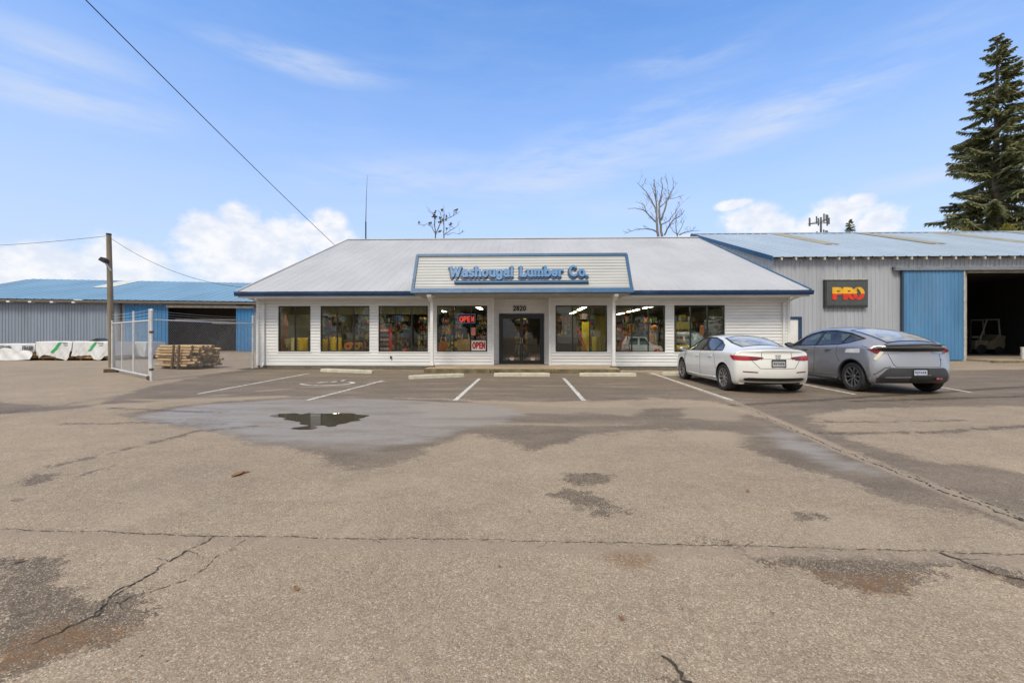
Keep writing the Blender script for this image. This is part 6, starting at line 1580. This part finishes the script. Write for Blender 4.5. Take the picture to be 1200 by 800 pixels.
def make_car(kind, name, label, cat, loc, rz, C_):
    t_ = thing(name, label, cat, loc, rz, local=True)
    me = finish_cage(body_cage(C_['st'], C_['xr'], C_['xf'], C_['rr'], C_['rf'], .42, .68), 'body', C_['paint'])
    ob = bpy.data.objects.new('body', me); COL.objects.link(ob)
    for p in me.polygons: p.use_smooth = True
    s = ob.modifiers.new('s', 'SUBSURF'); s.levels = 2; s.render_levels = 2
    me0 = evaluated(ob); bm = bmesh.new(); bm.from_mesh(me0); bvh = BVHTree.FromBMesh(bm); bm.free(); bpy.data.meshes.remove(me0)
    # openings: wheel arches, one long side light, windscreen and rear window
    ca = MB(); ra = C_['ra']
    for x in C_['axle']:
        for sg in (1, -1):
            n = 36; ring = [(x+ra*math.cos(2*math.pi*k/n), sg*.56, C_['wz']+ra*math.sin(2*math.pi*k/n)) for k in range(n)]; ca.prism(ring, (0, sg*.9, 0))
    cut1 = mesh_obj(ca, M_well)
    cb_ = MB(); cb_.prism([(x, -1.5, z) for x, z in C_['dlo']], (0, 3, 0)); cut2 = mesh_obj(cb_, M_cabin)
    cc_ = MB(); cc_.prism([(x, y, C_['cabz']) for x, y in C_['rearw']], (0,0,1)); cut3 = mesh_obj(cc_, M_cabin)
    cd_ = MB(); cd_.prism([(x, y, C_['cabz']) for x, y in C_['wind']], (0,0,1)); cut4 = mesh_obj(cd_, M_cabin)
    for c in (cut1, cut2, cut3, cut4):
        m = ob.modifiers.new('b', 'BOOLEAN'); m.operation = 'DIFFERENCE'; m.solver = 'EXACT'; m.object = c
        if hasattr(m, 'material_mode'): m.material_mode = 'TRANSFER'
    me1 = evaluated(ob); ob.modifiers.clear(); ob.data = me1; me1.name = 'body'
    for c in (cut1, cut2, cut3, cut4): bpy.data.objects.remove(c)
    bm = bmesh.new(); bm.from_mesh(me1)
    for e_ in bm.edges:
        if len(e_.link_faces) == 2 and e_.calc_face_angle(0) > R(32): e_.smooth = False
    bm.to_mesh(me1); bm.free()
    ob.parent = t_; ORG[ob.name] = Vector((0,0,0)); body = ob
    dl = C_['dlo']
    # glass
    for fr_, nm in ((LEFT,'side_window'),(RIGHT,'side_window')):
        for poly in C_['panes']: 
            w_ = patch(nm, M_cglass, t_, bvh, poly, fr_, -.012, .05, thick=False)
    def shrink(poly, k):
        cx_ = sum(p[0] for p in poly)/len(poly); cy_ = sum(p[1] for p in poly)/len(poly); return [(cx_+(x-cx_)*k, cy_+(y-cy_)*k) for x, y in poly]
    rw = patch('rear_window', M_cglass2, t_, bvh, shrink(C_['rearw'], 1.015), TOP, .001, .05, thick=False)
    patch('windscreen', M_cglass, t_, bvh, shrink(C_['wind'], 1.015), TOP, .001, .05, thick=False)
    patch('window_seal', M_trimk, t_, bvh, shrink(C_['rearw'], 1.04), TOP, .004, .02, hole=shrink(C_['rearw'], .955))
    q = MB()
    for fr_ in (LEFT, RIGHT):
        L_ = trace(bvh, dl+[dl[0]], fr_, .002, 6); q = MB(); q.tube(L_, .013, 6); q.build('window_surround', M_trimk, t_, smooth=True)
    for fr_ in (LEFT, RIGHT):
        for poly in C_['pillars']: patch('door_pillar', M_trimk, t_, bvh, poly, fr_, .002, .03)
    # cabin
    q = MB(); zf = C_['cabz']+.005
    for y in (.36, -.36):
        q = MB()
        for x, h in ((C_['seatx'][0], .27), (C_['seatx'][1], .30)):
            q.prism([(x-.10,y-.2,zf-.02),(x+.05,y-.2,zf-.02),(x,y-.2,zf+.12),(x-.12,y-.2,zf+.12)], (0,.4,0)); q.box(x-.16,x-.07,y-.12,y+.12,zf+.125,zf+h)
        q.build('seat', M_seat, t_)
    q = MB(); x = C_['seatx'][1]+.55; q.xf = Matrix.Translation((x, .36, zf+.06)) @ Matrix.Rotation(1.1, 4, 'Y')
    q.tube([(.17*math.cos(a*.4488), .17*math.sin(a*.4488), 0) for a in range(15)], .015, 6, cap=False); q.build('steering_wheel', M_trimk, t_)
    # wheels, seams, handles, mirrors
    for x in C_['axle']:
        for sg in (1, -1): wheel(t_, x, sg*(C_['track']), sg, C_['wr'], .225, kind)
    q = MB()
    for fr_ in (LEFT, RIGHT):
        for L_ in C_['seams']: 
            pts = trace(bvh, L_, fr_, -.001)
            if len(pts) > 2: q.tube(pts, .0055, 5)
    for L_ in C_['rseams']: q.tube(trace(bvh, L_, REAR, -.001), .006, 5)
    q.build('panel_gaps', M_gap, body)
    for fr_ in (LEFT, RIGHT):
        for hx, hz_ in C_['handles']: patch('door_handle', C_['hmat'], t_, bvh, [(hx-.10,hz_-.014),(hx+.10,hz_-.018),(hx+.105,hz_+.014),(hx-.10,hz_+.018)], fr_, .018, .025)
    for sg in (1, -1):
        mx, mz = C_['mirror']; y0 = sg*(C_['st'][9][5]-.02); q = MB()
        ell = []
        for k in range(7):
            f = k/6; rr2 = math.sin(max(.12, min(.93, f))*math.pi)**.5
            ell.append([(mx+.05+.10*rr2*math.cos(a)*(1.1 if math.cos(a) > 0 else .6), y0+sg*(.02+.24*f), mz+.03*f+.075*rr2*math.sin(a)) for a in [j*.6283 for j in range(10)]])
        vs_ = [p for r_ in ell for p in r_]; q.add(vs_, [(i*10+j,i*10+(j+1)%10,(i+1)*10+(j+1)%10,(i+1)*10+j) for i in range(6) for j in range(10)]+[tuple(range(10))[::-1],tuple(range(60,70))])
        mo = q.build('wing_mirror', C_['mirmat'], t_, smooth=True)
        q = MB(); q.add([(mx-.013, y0+sg*(.06+.16*a_), mz+.02+.05*b_) for a_, b_ in ((0,-.8),(1,-.6),(1.05,.6),(0,.8))], [(0,1,2,3)]); q.build('mirror_glass', M_chrome, mo)
    C_['extra'](t_, body, bvh)
    return t_
def st_table(X, *cols): return [tuple([x]+[c[i] for c in cols]) for i, x in enumerate(X)]

# ---- white sedan
X_ = [0,.30,.6,.92,1.25,1.6,2.1,2.55,2.9,3.2,3.5,3.85,4.2,4.42,4.55]
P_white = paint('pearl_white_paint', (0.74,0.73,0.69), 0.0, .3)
sed = dict(st=st_table(X_,
    [1.055,1.075,1.115,1.225,1.32,1.39,1.43,1.42,1.36,1.22,1.06,.975,.88,.79,.72],
    [1.02,1.035,1.04,1.125,1.24,1.325,1.37,1.355,1.275,1.11,.99,.90,.82,.73,.66],
    [.955,.99,.992,.99,.985,.98,.965,.955,.945,.935,.915,.86,.78,.69,.60],
    [.25,.20,.19,.18,.175,.175,.175,.175,.175,.175,.175,.175,.19,.21,.23],
    [.80,.875,.905,.92,.925,.93,.93,.93,.93,.93,.92,.91,.87,.80,.74],
    [.68,.71,.70,.635,.60,.595,.595,.60,.62,.67,.73,.75,.72,.66,.60]),
    xr=[.13,.05,.0,.005,.06,.075,.055,.02], xf=[.1,.03,0,.01,.06,.09,.1,.12], rr=.26, rf=.36, ra=.385, wz=.335, wr=.335, axle=(.86,3.68), track=.80,
    dlo=[(.99,1.005),(2.0,.985),(3.36,.955),(3.08,1.155),(2.78,1.285),(2.35,1.345),(1.9,1.335),(1.5,1.255),(1.2,1.14)],
    panes=[[(1.42,.97),(2.25,.95),(2.25,1.37),(1.9,1.37),(1.42,1.26)],[(2.25,.95),(3.42,.93),(3.08,1.19),(2.78,1.31),(2.25,1.37)],[(.93,.98),(1.42,.97),(1.42,1.26),(1.2,1.18)]],
    pillars=[[(2.20,.97),(2.30,.97),(2.27,1.36),(2.19,1.36)],[(1.40,.98),(1.445,.98),(1.47,1.26),(1.42,1.245)]],
    rearw=[(.70,-.50),(.70,.50),(1.10,.56),(1.56,.52),(1.62,0),(1.56,-.52),(1.10,-.56)], wind=[(2.72,-.52),(2.72,.52),(3.40,.66),(3.46,0),(3.40,-.66)], cabz=.985, seatx=(1.75,2.45), paint=P_white,
    seams=[[(2.24,.96),(2.22,.6),(2.24,.26)],[(3.38,.93),(3.42,.6),(3.30,.26)],[(1.38,.97),(1.30,.75),(1.22,.52)],[(1.25,.27),(3.30,.25)],[(.35,.985),(.40,.80)]],
    rseams=[[(.40,.83),(.56,.80),(.40,.61),(-.40,.61),(-.56,.80),(-.40,.83)],[(-.40,.83),(.40,.83)],[(.36,.80),(.34,.985)],[(-.36,.80),(-.34,.985)]],
    handles=[(1.56,.84),(2.46,.82)], hmat=P_white, mirror=(3.16,.965), mirmat=M_silver)
def sed_extra(t_, body, bvh):
    for sg in (1, -1):
        fc = corner(sg, .10, .78)
        patch('tail_light', M_red, t_, bvh, [(-.34,.86),(-.22,.885),(.10,.905),(.40,.915),(.36,.86),(.28,.80),(.02,.79),(-.20,.80)], fc, .008, .02)
        patch('tail_light', M_redd, t_, bvh, [(sg*.30,.875),(sg*.58,.89),(sg*.60,.805),(sg*.50,.80),(sg*.38,.835)], REAR, .012, .02)
        patch('light_glint', pm('painted_glint', (0.40,0.06,0.06), .2, coat=.5), t_, bvh, [(-.05,.90),(.2,.91),(.18,.875),(-.05,.865)], fc, .012, .02)  # glint on the lamp painted as a paler patch
        patch('reflector', M_redd, t_, bvh, [(sg*.44,.505),(sg*.74,.515),(sg*.74,.54),(sg*.44,.53)], REAR, .006, .02)
    patch('bumper_slot', M_trimk, t_, bvh, [(-.74,.36),(-.62,.385),(.62,.385),(.74,.36),(.66,.30),(-.66,.30)], REAR, .005, .03)
    patch('bumper_strip', pm('pale_strip', (0.60,0.60,0.58), .3), t_, bvh, [(-.68,.300),(.68,.300),(.60,.262),(-.60,.262)], REAR, .02, .03)
    patch('valance', M_trimk, t_, bvh, [(-.66,.262),(.66,.262),(.66,.20),(-.66,.20)], REAR, .01, .03)
    glyph_plate(t_, bvh, 'number_plate', pm('plate_grey', (0.42,0.43,0.45), .4), pm('plate_ink', (0.05,0.05,0.09), .5), 0, .655, .31, .155, 6)
    h = bvh.ray_cast(Vector((-2,0,.885)), Vector((1,0,0)))[0]; q = MB(); x = h.x-.012
    ring_ = [(-.06,.045),(.06,.045),(.045,-.045),(-.045,-.045),(-.06,.045)]
    q.tube([(x, a, .885+b_) for a, b_ in ring_], .007, 5); q.tube([(x,-.03,.885+.035),(x,-.024,.885-.035)], .007, 5); q.tube([(x,.03,.885+.035),(x,.024,.885-.035)], .007, 5); q.tube([(x,-.027,.885),(x,.027,.885)], .007, 5)
    q.build('tail_emblem', M_chrome, t_)
    q = MB()
    for sg in (1, -1):
        fr_ = LEFT if sg > 0 else RIGHT
        q = MB(); q.tube(trace(bvh, [(1.28,.30),(2.2,.27),(3.2,.29)], fr_, .004), .016, 6); q.build('sill_strip', P_white, t_, smooth=True)
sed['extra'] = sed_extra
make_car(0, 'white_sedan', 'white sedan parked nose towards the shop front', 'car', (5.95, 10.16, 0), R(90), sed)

# ---- grey crossover
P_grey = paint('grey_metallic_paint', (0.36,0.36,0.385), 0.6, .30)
M_clad2 = pm('satin_grey', (0.16,0.16,0.17), .5); M_clad = pm('dark_cladding', (0.06,0.06,0.065), 0.55); M_tape = pm('paper_tape', (0.70,0.70,0.68), .6)
suv = dict(st=st_table(X_,
    [1.165,1.265,1.38,1.475,1.545,1.60,1.645,1.635,1.56,1.40,1.21,1.09,.98,.87,.78],
    [1.115,1.19,1.315,1.41,1.485,1.54,1.58,1.56,1.47,1.30,1.13,1.01,.91,.81,.72],
    [1.045,1.11,1.15,1.15,1.13,1.115,1.10,1.085,1.07,1.055,1.03,.97,.87,.77,.66],
    [.30,.25,.23,.22,.215,.215,.215,.215,.215,.215,.215,.215,.23,.25,.27],
    [.85,.93,.965,.98,.985,.985,.985,.985,.98,.98,.97,.96,.92,.85,.78],
    [.74,.735,.69,.66,.65,.65,.65,.66,.68,.73,.79,.80,.76,.70,.64]),
    xr=[.07,.02,.0,.02,.13,.12,.06,-.01], xf=[.1,.03,0,.01,.06,.09,.1,.12], rr=.27, rf=.36, ra=.43, wz=.365, wr=.362, axle=(.84,3.68), track=.855,
    dlo=[(.72,1.315),(1.02,1.215),(1.35,1.165),(2.2,1.125),(3.30,1.085),(3.02,1.275),(2.70,1.43),(2.3,1.515),(1.8,1.525),(1.25,1.455)],
    panes=[[(1.30,1.14),(2.22,1.10),(2.22,1.56),(1.8,1.56),(1.30,1.48)],[(2.22,1.10),(3.38,1.06),(3.02,1.31),(2.70,1.46),(2.22,1.56)],[(.66,1.32),(1.02,1.19),(1.30,1.14),(1.30,1.48),(1.0,1.42)]],
    pillars=[[(2.17,1.11),(2.27,1.11),(2.24,1.535),(2.16,1.535)],[(1.28,1.16),(1.32,1.16),(1.24,1.47),(1.20,1.46)]],
    rearw=[(.30,-.56),(.30,.56),(.80,.57),(1.42,.55),(1.48,0),(1.42,-.55),(.80,-.57)], wind=[(2.68,-.56),(2.68,.56),(3.36,.70),(3.42,0),(3.36,-.70)], cabz=1.13, seatx=(1.6,2.35), paint=P_grey,
    seams=[[(2.22,1.10),(2.20,.7),(2.24,.34)],[(3.34,1.06),(3.40,.7),(3.28,.34)],[(1.36,1.14),(1.36,.9),(1.24,.72)],[(1.28,.36),(3.28,.34)],[(.62,1.15),(.42,1.10)]],
    rseams=[[(.60,1.0),(.54,.72),(.50,.66)],[(-.60,1.0),(-.54,.72),(-.50,.66)],[(-.50,.655),(.50,.655)],[(.60,1.0),(.61,1.12)]],
    handles=[(1.66,1.005),(2.60,.985)], hmat=M_clad, mirror=(3.10,1.10), mirmat=M_trimk)
def suv_extra(t_, body, bvh):
    # spoiler lip, dark light bar, lamps
    q = MB(); n = 16; vs_ = []
    for i in range(n+1):
        y = -.66+1.32*i/n; k = 1-abs(y/.66)**4*.6; x = -.005+.20*abs(y/.70)**2.6; z = 1.165-.02*abs(y/.7)**3
        vs_ += [(x+.22, y, z+.05), (x-.035*k, y, z+.022), (x-.03*k, y, z+.006), (x+.16, y, z-.02)]
    q.add(vs_, [(i*4+j, (i+1)*4+j, (i+1)*4+(j+1)%4, i*4+(j+1)%4) for i in range(n) for j in range(4)]+[(3,2,1,0), tuple(n*4+j for j in range(4))]); q.build('spoiler', pm('dark_grey_paint', (0.12,0.12,0.13), .35, .4, coat=.7), t_, auto=50)
    patch('light_bar', M_trimk, t_, bvh, [(-.80,1.01),(.80,1.01),(.76,1.085),(-.76,1.085)], REAR, .010, .03)
    for sg in (1, -1):
        patch('tail_light', pm('smoked_lens', (0.30,0.29,0.30), .15, .3, coat=1), t_, bvh, [(sg*.34,1.008),(sg*.38,.965),(sg*.78,.955),(sg*.80,1.008)], REAR, .007, .02)
        fc = corner(sg, .12, .85)
        patch('tail_light', M_redd, t_, bvh, [(.02,1.06),(.30,1.075),(.12,.955),(.02,.95)], fc, .010, .02)
    patch('quarter_tape', M_tape, t_, bvh, [(.62,1.075),(1.02,1.05),(1.06,.955),(.60,.965)], LEFT, .004, .03)
    patch('quarter_tape', pm('cream_tape', (0.62,0.59,0.46), .6), t_, bvh, [(-.02,1.00),(.05,1.01),(.16,.82),(.10,.80)], corner(1, .12, .85), .014, .02)
    patch('bumper_panel', pm('black_bumper', (0.035,0.035,0.038), .5), t_, bvh, [(-.70,.60),(-.60,.635),(.60,.635),(.66,.60),(.80,.42),(.80,.36),(-.80,.36),(-.80,.45)], REAR, .008, .03)
    patch('valance', M_clad, t_, bvh, [(-.84,.36),(.84,.40),(.80,.26),(-.80,.26)], REAR, .006, .03)
    q = MB(); q.tube(trace(bvh, [(.88,.47),(.70,.63),(.60,.66)], REAR, .002), .020, 6); q.tube(trace(bvh, [(.70,.40),(.22,.42),(.12,.47),(-.2,.47)], REAR, .010), .010, 6); q.build('bumper_crease', M_clad2, t_, smooth=True)
    glyph_plate(t_, bvh, 'number_plate', pm('plate_white', (0.50,0.54,0.62), .4), pm('plate_blue', (0.05,0.07,0.30), .5), .04, .465, .31, .155, 6)
    patch('tow_cover', M_trimk, t_, bvh, [(-.32,.46),(.24,.46),(.24,.30),(-.32,.30)], REAR, .02, .03)
    q = MB(); q.xf = Matrix.Translation((-.0,-.36,.38)); q.lathe([(0,-.07),(.03,-.06),(.04,0),(.03,.06),(0,.07)], 12, 'y'); q.build('tow_ball', M_redd, t_, smooth=True)
    patch('tail_badge', M_red, t_, bvh, [(-.60,.80),(-.55,.80),(-.55,.85),(-.60,.85)], REAR, .004, .02)
    q = MB()
    for fr_, sg in ((LEFT,1),(RIGHT,-1)):                # dark arch lips and sill
        for x in (.84, 3.68):
            q = MB(); pts = trace(bvh, [(x+.445*math.cos(a), .365+.445*math.sin(a)) for a in [R(-8+k*14) for k in range(15)]], fr_, .0, 2); q.tube(pts, .020, 6); q.build('arch_trim', M_clad, t_, smooth=True)
        q = MB(); q.tube(trace(bvh, [(1.34,.285),(3.18,.27)], fr_, .002), .045, 6); q.build('sill_trim', M_clad, t_, smooth=True)
suv['extra'] = suv_extra
make_car(1, 'grey_crossover', 'grey crossover with paper tape on its rear quarter beside the white sedan', 'car', (9.16, 10.10, 0), R(90), suv)
